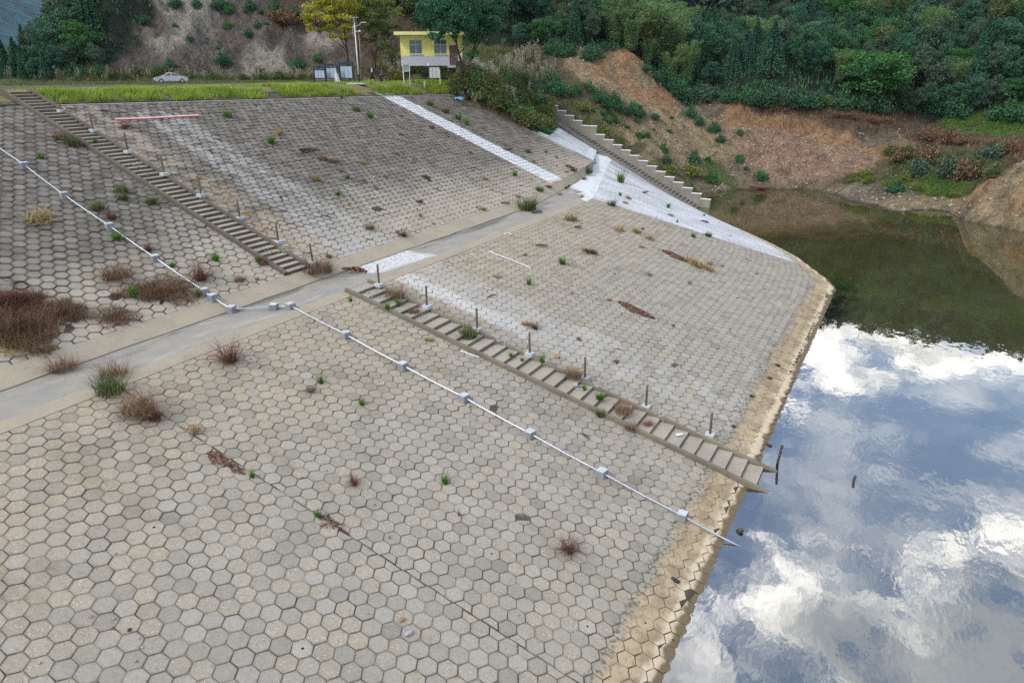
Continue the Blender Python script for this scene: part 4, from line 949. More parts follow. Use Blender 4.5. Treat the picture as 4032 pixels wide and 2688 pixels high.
# beige triple board
p=Vector(onz(1712,331,CREST-.05)); root=empty('notice_board',p,face_cam(p)+R(-8),'beige notice board of three tall panels with a dark left post near the reeds','notice board')
bR=math.hypot(p.x,p.y); zt=Vector(atr(1718,268,bR)).z-p.z; zb=Vector(atr(1718,308,bR)).z-p.z
MB().box((-.62,0,zt/2+.1),(.07,.07,zt+.5)).build('board_post',M['blue'],root); MB().box((.60,0,zt/2-.1),(.05,.05,zt-.1)).build('board_post',M['lamp'],root)
for q in range(3): MB().box((-.38+.38*q,0,(zt+zb)/2),(.35,.04,zt-zb),0,.008).build('notice_panel',M['panel2'],root)
MB().box((0,.03,zt+.02),(1.3,.04,.05)).build('top_rail',M['panel2'],root)
MB().box((-.66,-.02,zt+.36),(.12,.05,.3)).build('small_plate',M['lamp'],root)
# post, sheet, slab
p=hit(1672,345); root=empty('marker_post',p,face_cam(p),'short pale concrete post standing in the crest grass below the notice board','post')
MB().box((0,0,.22),(.18,.18,.75),0,.02).build('post',M['newconc'],root); MB().box((0,0,.615),(.20,.20,.04),0,.01).build('post_cap',M['white_cap'],root)
p=on_ground(1808,87); root=empty('blue_sheet',p+Vector((0,0,.25)),face_cam(p),'light blue sheet lying in the weeds at the foot of the tree by the house','sheet')
mb=MB(); vs=[];fs=[]
for i_ in range(7):
    for j in range(5): vs.append((-.55+i_*.18,-.4+j*.2,.1*math.sin(i_*1.3)*math.cos(j*1.1)+.05*j+.03*math.sin(i_*j)))
for i_ in range(6):
    for j in range(4): q=i_*5+j; fs.append((q,q+5,q+6,q+1))
o=mb.add(vs,fs).build('sheet',M['bluesheet'],root,True); o.modifiers.new('t','SOLIDIFY').thickness=.01
p=at_crest(1405,334,None,CREST); o=MB().box((0,0,.06),(1.9,.8,.12),0,.02).build('concrete_slab',M['newconc']); o.location=(p.x,p.y,CREST+.03); o.rotation_euler=(0,0,R(12)); tag(o,'flat pale concrete slab half buried in the crest grass in front of the lamp','slab')
# kerb line along the crest
mb=MB()
for k in range(34):
    y=22+k*1.25; 
    if rng.random()<.12 and k>14: continue
    mb.box((-60.0+.02*k,y,CREST+.05),(.28,1.2,.30),R(.8),.02)
o=mb.build('kerb',M['cap']); o['kind']='structure'
# car
p=at_crest(676,327,98); p.z=gz(p.x,p.y)-.02; root=empty('parked_car',p,face_cam(p)+R(184),'silver saloon car parked behind the grass at the foot of the cliff','car'); root.scale=(.80,.80,.80)
prof=[(-2.28,.35),(-2.30,.62),(-2.2,.86),(-1.75,.98),(-1.25,1.03),(-.62,1.40),(-.1,1.47),(.45,1.44),(1.1,1.08),(1.25,1.02),(1.85,.90),(2.25,.72),(2.32,.42),(2.2,.28),(-2.2,.28)]
def carloft(prof,wd,inset):
    mb=MB(); n=len(prof); rows=[(-1,.86),(-.82,1.),(0,1.),(.82,1.),(1,.86)]
    vs=[]
    for (s_,k) in rows:
        for (x,z) in prof:
            top=max(0,(z-.95)/.5); yy=s_*(wd/2)*(1-.20*top)
            zz=z if abs(s_)<1 else (z if z<.9 else .9+(z-.9)*.93)
            vs.append((x*(1 if abs(s_)<1 else .985),yy,zz))
    fs=[]
    for r in range(4):
        for i_ in range(n): j=(i_+1)%n; fs.append((r*n+i_,r*n+j,(r+1)*n+j,(r+1)*n+i_))
    fs.append(tuple(range(n))); fs.append(tuple(range(5*n-1,4*n-1,-1)))
    return mb.add(vs,fs)
carloft(prof,1.78,0).build('body',M['carpaint'],root,False)
for sy in (-1,1):
    for poly in (((-1.12,1.04),(-.58,1.34),(-.12,1.39),(-.12,1.03)),((-.02,1.03),(-.02,1.39),(.42,1.36),(.98,1.05))):
        mb=MB(); vs=[]
        for (x,z) in poly:
            yy=sy*.89*(1-.20*max(0,(z-.95)/.5))+sy*.012; vs.append((x,yy,z))
        vs+=[(v[0],v[1]-sy*.03,v[2]) for v in vs[:4]]
        mb.add(vs,[(0,1,2,3),(7,6,5,4),(0,4,5,1),(1,5,6,2),(2,6,7,3),(3,7,4,0)]); mb.build('side_window',M['glass'],root)
    for x in (-1.42,1.40):
        w_=MB().tube([(x,sy*.70,.32),(x,sy*.90,.32)],.32,18).build('wheel',M['tyre'],root); MB().tube([(x,sy*.895,.32),(x,sy*.915,.32)],.19,14).build('rim',M['steel'],w_)
    MB().box((2.18,sy*.62,.68),(.18,.34,.13),0,.03).build('headlight',M['white'],root)
    MB().box((-2.20,sy*.66,.78),(.14,.30,.13),0,.03).build('tail_light',M['pinkred'],root)
    MB().box((.82,sy*.98,1.05),(.12,.16,.12),0,.03).build('mirror',M['carpaint'],root)
mb=MB(); mb.add([(.50,-.64,1.415),(.50,.64,1.415),(1.12,.76,1.085),(1.12,-.76,1.085),(.48,-.64,1.395),(.48,.64,1.395),(1.10,.76,1.06),(1.10,-.76,1.06)],[(0,1,2,3),(7,6,5,4),(0,4,5,1),(1,5,6,2),(2,6,7,3),(3,7,4,0)]); mb.build('windscreen',M['glass'],root)
# people
def skin_fig(name,pts,edges,rad,mat_,parent):
    me=bpy.data.meshes.new(name); me.from_pydata(pts,edges,[]); o=mesh_obj(name,me,mat_,parent)
    md=o.modifiers.new('skin','SKIN'); me2=o.data
    for i_,v in enumerate(me2.skin_vertices[0].data):
        r=rad[i_]; v.radius=(r,r) if not isinstance(r,tuple) else r; v.use_root=(i_==0)
    o.modifiers.new('sub','SUBSURF').levels=1; o.modifiers['sub'].render_levels=2
    for p_ in me.polygons: p_.use_smooth=True
    return o
def head(parent,loc,tilt=0,cap=True):
    mb=MB(); n=12; prof_=[(0,-.125),(.05,-.115),(.068,-.07),(.078,-.01),(.080,.04),(.066,.09),(.035,.118),(0,.125)]
    vs=[];fs=[]
    for r,z in prof_:
        for k in range(n):
            a=2*math.pi*k/n; vs.append((math.cos(a)*max(r,.001)*.95,math.sin(a)*max(r,.001)*1.18+(-.012 if z<-.05 else 0),z))
    for i_ in range(len(prof_)-1):
        for k in range(n): fs.append((i_*n+k,i_*n+(k+1)%n,(i_+1)*n+(k+1)%n,(i_+1)*n+k))
    mb.add(vs,fs)
    mb.add([(-.012,-.088,.015),(.012,-.088,.015),(.017,-.090,-.03),(-.017,-.090,-.03),(0,-.118,-.025)],[(0,1,4),(1,2,4),(2,3,4),(3,0,4)])
    for sx in (-1,1): mb.box((sx*.080,.01,-.005),(.016,.035,.055))
    h=mb.build('head',M['skin'],parent,True); h.location=loc; h.rotation_euler=(tilt,0,0)
    e=MB()
    for sx in (-1,1): e.box((sx*.030,-.090,.012),(.022,.010,.010))
    e.box((0,-.088,-.060),(.045,.010,.008)); e.build('face_features',M['hair'],h)
    hr=MB(); vs=[];fs=[]
    for i_,(r,z) in enumerate([(.088,.00),(.090,.04),(.076,.095),(.040,.13),(.002,.138)]):
        for k in range(n):
            a=2*math.pi*k/n; zz=z; 
            if i_==0: zz=.055 if math.sin(a)<-.3 else -.03
            vs.append((math.cos(a)*r,math.sin(a)*r*1.18+.004,zz))
    for i_ in range(4):
        for k in range(n): fs.append((i_*n+k,i_*n+(k+1)%n,(i_+1)*n+(k+1)%n,(i_+1)*n+k))
    hr.add(vs,fs).build('hair',M['hair'],h,True)
def hand(parent,loc,rot):
    pts=[(0,0,.03),(0,-.015,-.03),(0,-.03,-.055)];ed=[(0,1),(1,2)];rad=[.024,.034,.030]
    for k,(x,l) in enumerate(((-.027,.060),(-.009,.072),(.009,.068),(.026,.052))):
        b=len(pts); pts+=[(x,-.035,-.072),(x*1.1,-.048,-.072-l*.5),(x*1.1,-.075,-.072-l*.85)]; ed+=[(2,b),(b,b+1),(b+1,b+2)]; rad+=[.010,.009,.008]
    b=len(pts); pts+=[(-.045,-.03,-.03),(-.058,-.055,-.055)]; ed+=[(1,b),(b,b+1)]; rad+=[.011,.009]
    h=skin_fig('hand',pts,ed,rad,M['skin'],parent); h.location=loc; h.rotation_euler=rot
p=at_crest(1467,327,88.5); p.z=gz(p.x,p.y)+.02
root=empty('person',p,face_cam(p),'person standing in a long dark open coat over a white shirt','person'); root.scale=(1.1,1.1,1.1)
B=skin_fig('body',[(0,0,.95),(0,0,1.12),(0,0,1.30),(0,0,1.42),(0,-.01,1.52),(-.10,0,.90),(-.12,-.01,.50),(-.12,.02,.10),(-.12,-.10,.04),(.10,0,.90),(.14,-.02,.50),(.17,.02,.10),(.18,-.10,.04),
  (-.19,0,1.39),(-.25,-.02,1.14),(-.08,-.22,1.09),(.19,0,1.39),(.25,-.02,1.14),(.08,-.22,1.09)],
  [(0,1),(1,2),(2,3),(3,4),(0,5),(5,6),(6,7),(7,8),(0,9),(9,10),(10,11),(11,12),(3,13),(13,14),(14,15),(3,16),(16,17),(17,18)],
  [.13,.125,.14,.10,.052,.10,.066,.048,.045,.10,.066,.048,.045,.065,.052,.036,.065,.052,.036],M['trouser'],root)
c=skin_fig('coat',[(0,.02,.95),(0,.02,1.15),(0,.02,1.34),(0,.03,1.42),(-.02,.03,.62),(.0,.03,.34),(-.12,.02,.62),(-.16,.02,.32),(.12,.02,.62),(.17,.02,.32),(-.20,0,1.39),(-.265,-.02,1.14),(-.13,-.19,1.09),(.20,0,1.39),(.265,-.02,1.14),(.13,-.19,1.09)],
  [(0,1),(1,2),(2,3),(0,4),(4,5),(4,6),(6,7),(4,8),(8,9),(3,10),(10,11),(11,12),(3,13),(13,14),(14,15)],[.165,.155,.165,.09,.13,.12,.12,.12,.12,.12,.085,.068,.055,.085,.068,.055],M['coat'],root)
MB().add([(-.055,-.155,1.02),(.055,-.155,1.02),(.07,-.14,1.42),(-.07,-.14,1.42),(-.05,-.10,1.02),(.05,-.10,1.02),(.06,-.06,1.42),(-.06,-.06,1.42)],[(0,1,2,3),(7,6,5,4),(0,4,5,1),(1,5,6,2),(2,6,7,3),(3,7,4,0)]).build('shirt',M['shirt'],root)
head(root,(0,-.03,1.615),R(18)); hand(root,(-.06,-.25,1.09),(R(70),0,R(-30))); hand(root,(.06,-.25,1.09),(R(70),0,R(30)))
for sx in (-.12,.18): MB().box((sx,-.04,.04),(.10,.27,.09),0,.03).build('shoe',M['shoe'],root)
p=at_crest(1502,327,89); p.z=gz(p.x,p.y)+.02
root=empty('person',p,face_cam(p)+R(25),'person crouching in a dark navy jacket beside the standing person','person')
skin_fig('body',[(0,.12,.30),(0,.06,.50),(0,-.04,.70),(0,-.08,.80),(0,-.12,.88),(-.10,.10,.26),(-.15,-.24,.46),(-.13,-.06,.08),(-.13,-.18,.04),(.10,.10,.26),(.15,-.24,.46),(.13,-.06,.08),(.13,-.18,.04),(-.18,-.06,.76),(-.22,-.22,.58),(-.08,-.40,.56),(.18,-.06,.76),(.22,-.22,.58),(.08,-.40,.56)],
  [(0,1),(1,2),(2,3),(3,4),(0,5),(5,6),(6,7),(7,8),(0,9),(9,10),(10,11),(11,12),(3,13),(13,14),(14,15),(3,16),(16,17),(17,18)],
  [.135,.13,.14,.09,.05,.10,.072,.05,.045,.10,.072,.05,.045,.06,.05,.035,.06,.05,.035],M['trouser'],root)
skin_fig('jacket',[(0,.12,.38),(0,.06,.52),(0,-.03,.70),(0,-.07,.79),(-.19,-.06,.76),(-.235,-.22,.58),(-.10,-.37,.56),(.19,-.06,.76),(.235,-.22,.58),(.10,-.37,.56)],[(0,1),(1,2),(2,3),(3,4),(4,5),(5,6),(3,7),(7,8),(8,9)],[.165,.16,.165,.085,.08,.065,.05,.08,.065,.05],M['jacket'],root)
head(root,(0,-.17,.97),R(25)); hand(root,(-.05,-.43,.56),(R(70),0,R(-25))); hand(root,(.05,-.43,.56),(R(70),0,R(25)))
for sx in (-.13,.13): MB().box((sx,-.12,.04),(.10,.27,.09),0,.03).build('shoe',M['shoe'],root)
# ------------------------------------------------------------------ boat on the far shore
pa=Vector(onz(2832,722,.35)); pb=Vector(onz(3034,749,.02)); ctr=(pa+pb)/2; Lb=(pb-pa).length; rz=math.atan2((pb-pa).y,(pb-pa).x)
root=empty('flat_boat',ctr,rz,'long narrow red brown boat drawn up on the far shore','boat')
root.rotation_euler=(0,-math.asin((pb.z-pa.z)/Lb)*1.,rz)
hull=MB(); n=15; vs=[];fs=[]
for k in range(n):
    t=k/(n-1)*2-1; w_=.62*(1-.75*abs(t)**2.6); zk=.10+.30*abs(t)**2.5
    for (y,z) in ((-w_,.42+.15*t*t),(-w_*.72,zk),(w_*.72,zk),(w_,.42+.15*t*t),(w_*.93,.42+.15*t*t),(w_*.66,zk+.05),(-w_*.66,zk+.05),(-w_*.93,.42+.15*t*t)): vs.append((t*Lb/2,y,z-.12))
for k in range(n-1):
    for q in range(8): fs.append((k*8+q,k*8+(q+1)%8,(k+1)*8+(q+1)%8,(k+1)*8+q))
fs+=[tuple(range(8)),tuple(8*(n-1)+q for q in range(7,-1,-1))]
hull.add(vs,fs).build('hull',M['rustred'],root)
for t in (-.62,-.3,.25,.6): 
    w_=.60*(1-.75*abs(t)**2.6); MB().box((t*Lb/2,0,.22),(.22,w_*1.9,.05)).build('thwart',M['rustred'],root)
# ------------------------------------------------------------------ small things on the paving
BA=bvh_all()
def lie(x,y,up_=0.):
    h=hit(x,y); return h+Vector((0,0,up_))
a=lie(455,473,.06); b=lie(785,459,.06)
dv=b-a; root=empty('banded_pole',a,0,'red and white strip lying across the pale band on the upper slope','pole'); 
side=dv.cross(Vector((.355,0,.935))).normalized()
N_=18
def stripmesh(off,wd,h):
    mb=MB(); vs=[];fs=[]
    for k in range(N_+1):
        t=k/N_; c_=dv*t+side*(off+.05*math.sin(t*5)); 
        for (u,zz) in ((-wd,-.03),(wd,-.03),(wd,h),(-wd,h)): q=c_+side*u; vs.append((q.x,q.y,q.z+zz))
    for k in range(N_):
        for q in range(4): fs.append((k*4+q,k*4+(q+1)%4,(k+1)*4+(q+1)%4,(k+1)*4+q))
    fs+=[(0,1,2,3),tuple(4*N_+q for q in (3,2,1,0))]; return mb.add(vs,fs)
stripmesh(0,.085,.03).build('red_strip',M['pinkred'],root); stripmesh(0,.03,.04).build('white_stripe',M['white'],root)
a=lie(1925,992,.05); b=lie(2090,1057,.05); o=MB().tube([(0,0,0),tuple((b-a)*.5+Vector((0,0,.02))),tuple(b-a)],.03,6).build('plastic_pipe',M['white']); o.location=a; tag(o,'long thin white plastic pipe lying down the right part of the lower slope','pipe')
o=MB().tube([(0,0,0),tuple(lie(1886,1410,.04)-lie(1812,1384,.04))],.025,6).build('plastic_rod',M['white']); o.location=lie(1812,1384,.05); tag(o,'short white ribbed rod lying against the left beam of the lower stairs','rod')
a=lie(2000,922,.04); o=MB().tube([(.22*math.cos(t)*(1.2),.22*math.sin(t),0+.05*math.cos(t)) for t in np.linspace(-1.,4.2,16)],.022,6).build('hose_ring',M['white']); o.location=a; o.rotation_euler=(0,R(14),R(20)); tag(o,'bent white hose ring lying on the lower slope just below the berm','hose')
a=lie(85,1132,.06); mb=MB()
for q in range(3): mb.tube([(.30*math.cos(t),.30*math.sin(t),.03*q+.02*math.sin(3*t)) for t in np.linspace(0,6.28,20)],.015,5,False)
mb.tube([(-.3,0,0),(-.7,-.3,.03),(-1.1,-.35,.05)],.012,5); o=mb.build('wire_coil',M['dark']); o.location=a; o.rotation_euler=(0,R(20),0); tag(o,'coil of black wire lying on the upper slope above the large dry weeds','wire coil')
a=lie(1935,1170,.05); o=MB().tube([(-.1,-.25,0),(0,-.05,.08),(.12,.15,.08),(.3,.2,.0)],[.03,.04,.035,.01],6).build('black_scrap',M['dark'],None,True); o.location=a; tag(o,'curled scrap of black rubber on the pale streak of the lower slope','scrap')
a=lie(2676,1718,.10); o=MB().tube([(-.17,0,0),(.17,.03,0)],.055,10).build('pipe_piece',M['white'],None,True); o.location=a; o.rotation_euler=(0,0,R(35)); tag(o,'short stub of white plastic pipe lying on a tread of the lower stairs','pipe')
a=lie(2659,2285,.03); o=MB().box((0,0,0),(.32,.13,.12),R(-20),.03).build('dark_block',M['dark']); o.location=a; tag(o,'small black rounded block lying on the tan band near the water','block')
o=MB().box((0,0,0),(.38,.13,.10),R(-30),.02).build('dark_block',M['stone_d']); o.location=onz(3025,1749,.02); tag(o,'dark flat piece of wood at the water edge above the lower stairs','wood piece')
# stones
def stone_mesh(seed,s=1.):
    r=np.random.default_rng(seed); bm=bmesh.new(); bmesh.ops.create_icosphere(bm,subdivisions=1,radius=1)
    nrm=r.normal(size=(7,3)); nrm/=np.linalg.norm(nrm,axis=1)[:,None]
    for v in bm.verts:
        p=np.array(v.co)*r.uniform(.85,1.15); 
        for q in nrm:
            d=p@q
            if d>.62: p=p-q*(d-.62)
        v.co=Vector((p[0]*1.25,p[1]*.9,p[2]*.75))*s
    me=bpy.data.meshes.new('stone'); bm.to_mesh(me); bm.free(); return me
SM={}
def stone(x,y,d,mt,label,group=None,water=False):
    p=Vector(onz(x,y,.0)) if water else lie(x,y)
    dist=(p-Vector(C0)).length; r=d*dist/F_PX/2
    key=(mt,int(rng.integers(0,4)))
    if key not in SM: SM[key]=stone_mesh(hash(key[1])+len(mt)*7); SM[key].materials.append(M[mt])
    o=bpy.data.objects.new('stone',SM[key]); COL.objects.link(o); o.location=p+Vector((0,0,r*.35)); o.scale=(r,r,r); o.rotation_euler=(rng.uniform(-.4,.4),rng.uniform(-.4,.4),rng.uniform(0,6))
    tag(o,label,'stone',group)
for s_ in ((1610,2495,34,'stone_g','pale angular stone, largest one on the paving at the bottom of the picture'),(1580,2443,28,'stone_o','orange brown flat stone just above the largest pale stone'),(1449,2415,9,'stone_o','tiny orange stone left of the orange brown flat stone'),(1386,2254,11,'stone_o','small orange chip below the long slope joint'),
 (1187,1880,17,'stone','pale oval stone left of the tall dead stalk'),(1283,1854,13,'stone','small cream stone left of the tall dead stalk, above the oval one'),(1243,1778,12,'stone_g','small white stone farthest up in the loose row near the tall dead stalk'),(1473,1986,15,'stone_o','yellowish stone below the tall dead stalk'),(1655,1984,12,'stone_o','small yellowish stone below the bright green tuft on the left'),
 (358,2427,15,'stone_o','yellow orange stone at the left end of the scattered chips'),(449,2437,15,'stone_g','white sharp chip among the scattered chips at lower left'),(440,2470,14,'stone_o','rusty chip below the white sharp chip'),(510,2481,17,'stone_d','brown split chip right of the rusty chip'),(547,2512,12,'stone_g','pale chip below the brown split chip'),(559,2548,12,'stone_g','pale chip in the middle of the lower scatter'),(536,2603,14,'stone_o','bright orange chip, lowest in the scatter at lower left'),(159,2610,13,'stone_g','pale chip near the left edge at the bottom'),(456,2180,11,'stone_o','lone yellow chip on the left paving'),
 (1845,1600,23,'stone','brown stone leaning on the third block below the berm'),(1872,1585,18,'stone_g','grey stone beside the third block, behind the pipe'),(2109,1742,22,'stone','brown stone wedged under the fourth block below the berm'),(2196,1408,25,'stone_o','rusty brown rock right of the lower stairs'),(2266,1518,25,'stone_g','grey rock lying on a tread of the lower stairs'),(2659,1688,10,'stone_g','small grey stone on a low tread of the stairs'),
 (2966,1692,20,'stone','flat tan stone on the band next to the water'),(2821,1671,12,'stone_g','small grey stone right of the lower stairs near the water'),(1960,2096,10,'stone_o','tiny orange stone right of the thin dead stem'),(2041,2420,11,'stone','small tan stone on the paving beside the long joint'),(505,2495,7,'stone_g','very small pale chip beside the brown split chip'),(2240,735,18,'stone_d','dark stone on the whitewashed end of the berm')):
    stone(*s_)
stone(2913,2092,30,'stone_d','dark wet stone standing out of the water near the end of the pipe',None,True)
# rubble patches
def rubble(name,centers,n,smin,smax,mt,label,spread=1.):
    V=[];Fs=[]; base=0; me0=[stone_mesh(50+k) for k in range(3)]
    T=[(np.array([v.co for v in q.vertices]),np.array([p.vertices for p in q.polygons])) for q in me0]
    for (x,y,rx,ry) in centers:
        c_=lie(x,y); dist=(c_-Vector(C0)).length/F_PX
        for _ in range(n):
            a=rng.uniform(0,6.28); q=rng.random()**.6
            h=hit(x+math.cos(a)*rx*q,y+math.sin(a)*ry*q)
            if h is None: continue
            v,f=T[int(rng.integers(0,3))]; s_=rng.uniform(smin,smax)*(rng.random()**2+.4); th=rng.uniform(0,6.28)
            w_=v*s_; w_=np.stack([w_[:,0]*math.cos(th)-w_[:,1]*math.sin(th),w_[:,0]*math.sin(th)+w_[:,1]*math.cos(th),w_[:,2]],-1)+np.array(h)+np.array([0,0,s_*.35])
            V.append(w_);Fs.append(f+base); base+=len(v)
    me=np_mesh(name,np.concatenate(V),[np.concatenate(Fs)]); o=mesh_obj(name,me,M[mt]); tag(o,label,'rubble',None,'stuff'); return o
rubble('rubble',[(1975,1350,40,14),(2374,1507,38,22),(2505,1557,22,12),(2613,1637,45,26),(2889,1758,34,14),(2159,1428,34,16),(2280,1530,20,10),(1173,983,35,10),(1205,1000,22,12),(1365,1082,42,10),(1470,700,18,10)],34,.03,.085,'stone_g','broken grey stones scattered beside the lower stairs')
rubble('rubble',[(1070,985,52,14),(1180,1010,40,12),(1463,1153,24,12),(1475,1175,22,8),(1655,1250,24,12),(1690,1262,34,14),(1110,990,30,8),(535,650,22,12),(575,690,16,9),(880,860,18,10),(1010,985,20,9)],30,.025,.07,'stone_g','pale broken stones lying on the treads of the stairs')
rubble('rubble',[(800,700,34,12),(860,745,40,18),(895,785,34,16),(1000,872,38,20),(1040,905,30,14),(1150,975,34,14),(975,842,20,10)],40,.02,.07,'stone_o','orange soil and stones spilled beside the upper stairs')
# ------------------------------------------------------------------ vegetation builders
def quads(C,S,A=None,droop=0.,nrm_up=.3):
    """random leaf-sized faces at C (n,3) of size S (n,), attribute lf"""
    n=len(C); d=rng.normal(size=(n,3)); d[:,2]+=nrm_up; d/=np.linalg.norm(d,axis=1)[:,None]
    t=rng.normal(size=(n,3)); u=np.cross(d,t); u/=np.linalg.norm(u,axis=1)[:,None]; v=np.cross(d,u)
    S=S[:,None]; a=u*S*.5; b=v*S*.34
    P=np.stack([C-a-b*.4,C-b+a*.2,C+a+b*.3,C+b-a*.1],1)
    return P.reshape(-1,3)
def leaf_mesh(name,C,S,lf,mat_):
    V=quads(C,S); n=len(C); me=np_mesh(name,V,[np.arange(4*n).reshape(n,4)])
    vattr(me,'lf',np.repeat(np.asarray(lf),4,0)); me.materials.append(mat_); return me
def blades(n,rad,h,wd,lean,base=None,curve=.5,seg=2):
    """n curved grass blades / thin stems; returns verts, quads, lf"""
    if base is None:
        a=rng.uniform(0,6.283,n); r=rad*np.sqrt(rng.random(n))*.6; base=np.stack([r*np.cos(a),r*np.sin(a),np.zeros(n)],-1)
    a=rng.uniform(0,6.283,n); L=np.asarray(h)*(.5+.6*rng.random(n)); ln=lean*(.3+rng.random(n))
    o=np.stack([np.cos(a),np.sin(a),np.zeros(n)],-1); sd_=np.stack([-np.sin(a),np.cos(a),np.zeros(n)],-1)*wd/2
    V=[];
    for k in range(seg+1):
        t=k/seg; p=base+o*(L*ln*(t**(1+curve)))[:,None]; p=p+np.array([0,0,1])*(L*np.sqrt(np.clip(1-ln**2*.5,.2,1))*t)[:,None]
        w_=(1-t*.85)
        V+= [p-sd_*w_,p+sd_*w_]
    V=np.stack(V,1); m_=V.shape[1]; idx=np.arange(n)[:,None]*m_
    F_=[idx+np.array([[2*k,2*k+1,2*k+3,2*k+2]]) for k in range(seg)]
    lf=np.stack([rng.random(n),rng.random(n),np.zeros(n)],-1)
    return V.reshape(-1,3),np.concatenate(F_),np.repeat(lf,m_,0)
def blade_mesh(name,parts,mat_):
    V=[];F_=[];A=[];b=0
    for v,f,a in parts: V.append(v);F_.append(f+b);A.append(a); b+=len(v)
    me=np_mesh(name,np.concatenate(V),[np.concatenate(F_)]); vattr(me,'lf',np.concatenate(A)); me.materials.append(mat_); return me
def crown_pts(kind,n,H,Rr,seed):
    r=np.random.default_rng(seed); out=[]
    if kind=='conifer':
        z=r.random(n)**.75; tier=np.floor(z*11)/11+.045*r.normal(size=n); rad=Rr*(1-z)**.85*(.35+.65*np.sqrt(r.random(n)))
        lob=1+.25*np.sin(5*r.uniform(0,6.28,n)); a=r.uniform(0,6.283,n); k=np.round(a/(6.283/9)); a=a*.7+k*(6.283/9)*.3
        P=np.stack([rad*lob*np.cos(a),rad*lob*np.sin(a),H*(.10+.9*tier)-rad*.22],-1)
        return P,1-z
    if kind=='bamboo':
        m_=26; P=[]
        for i_ in range(m_):
            a=r.uniform(0,6.28); q=Rr*.5*math.sqrt(r.random()); k=n//m_; t=r.random(k)**.7; tip=np.array([math.cos(a),math.sin(a)])*Rr*(.4+.6*r.random())
            h=H*(.75+.3*r.random()); xy=np.array([math.cos(a),math.sin(a)])*q+tip[None]*(t**2.2)[:,None]
            P.append(np.stack([xy[:,0],xy[:,1],h*(.15+.85*np.sin(t*1.5))],-1)+r.normal(size=(k,3))*.28)
        P=np.concatenate(P); return P,np.full(len(P),.5)
    m_=34 if kind=='round' else 18
    cz=.60; P=[];c=[]
    for i_ in range(m_):
        d=r.normal(size=3); d/=np.linalg.norm(d); q=r.random()**.45
        ctr=np.array([d[0]*Rr*.80*q,d[1]*Rr*.80*q,H*cz+d[2]*H*.34*q]); k=n//m_; s_=Rr*r.uniform(.22,.42)
        dd=r.normal(size=(k,3)); dd/=np.linalg.norm(dd,axis=1)[:,None]; rr2=(.55+.5*r.random(k))[:,None]
        P.append(ctr+dd*rr2*s_*np.array([1.15,1.15,.75])); c.append(np.full(k,r.random()))
    return np.concatenate(P),np.concatenate(c)
def tree_proto(kind,H,Rr,leafm,n,ls,seed):
    r=np.random.default_rng(seed)
    mb=MB(); mb.tube([(0,0,-1.),(r.normal()*.1,r.normal()*.1,H*.3),(r.normal()*.2,r.normal()*.2,H*(.92 if kind=='conifer' else .65))],[.024*H,.018*H,.006*H],6)
    if kind!='conifer':
        for k in range(5):
            a=r.uniform(0,6.28); z=H*r.uniform(.25,.5); q=Rr*r.uniform(.4,.75)
            mb.tube([(0,0,z),(math.cos(a)*q*.5,math.sin(a)*q*.5,z+H*.13),(math.cos(a)*q,math.sin(a)*q,z+H*.26)],[.009*H,.006*H,.003*H],5)
    P,c=crown_pts(kind,n,H,Rr,seed); c=np.clip(c*.7+.3*r.random(len(P)),0,1)
    S=ls*(.6+.8*r.random(len(P)))
    me=leaf_mesh('crown',P,S,np.stack([c,r.random(len(P)),np.zeros(len(P))],-1),L_[leafm])
    tm=MB(); me2=bpy.data.meshes.new('trunk'); me2.from_pydata([tuple(v) for v in mb.v],[],mb.f); me2.materials.append(L_['bark'])
    return me,me2
def place_tree(name,pr,loc,sc,rz,label,group,cat='tree'):
    o=empty(name,loc,rz,label,cat,group); o.scale=(sc[0],sc[0],sc[1])
    for nm,me in (('crown',pr[0]),('trunk',pr[1])):
        c=bpy.data.objects.new(nm,me); COL.objects.link(c); c.parent=o
    return o
PT={}
PT['b1']=tree_proto('round',9,3.0,'dark',7500,.28,1); PT['b2']=tree_proto('round',9,3.1,'grey',7500,.26,2); PT['b3']=tree_proto('round',8.5,3.2,'mid',7500,.27,3)
PT['c1']=tree_proto('conifer',10,2.3,'teal',7500,.30,4); PT['c2']=tree_proto('conifer',10,2.6,'dark',7000,.30,5); PT['ba']=tree_proto('bamboo',9.5,3.0,'bamboo',8000,.25,6)
PT['b4']=tree_proto('round',9,3.0,'teal',7500,.27,7)
PT['ol']=tree_proto('round',8,3.0,'olive',4200,.32,8)
def inframe(p,m=150):
    v=np.array(p)-C0; d=v@fw
    if d<=1: return False
    x=2016+F_PX*(v@RT)/d; y=1344-F_PX*(v@UPV)/d
    return x,y
KN=dict(b1=('broadleaf_tree','dense dark green broadleaf tree in the woods on the far hillside','dark broadleaf trees of the far hillside'),
 b2=('broadleaf_tree','grey green broadleaf tree in the woods on the far hillside','grey green trees of the far hillside'),
 b3=('broadleaf_tree','fresh green rounded tree in the woods on the far hillside','fresh green trees of the far hillside'),
 b4=('broadleaf_tree','blue green bushy tree in the woods on the far hillside','blue green trees of the far hillside'),
 c1=('conifer_tree','blue green conifer with a pointed top in the woods on the far hillside','blue green conifers of the far hillside'),
 c2=('conifer_tree','dark conifer with a pointed top in the woods on the far hillside','dark conifers of the far hillside'),
 ba=('bamboo_clump','light green feathery bamboo clump in the woods on the far hillside','bamboo clumps of the far hillside'),
 ol=('broadleaf_tree','olive green tree in the woods on the far hillside','olive trees of the far hillside'))
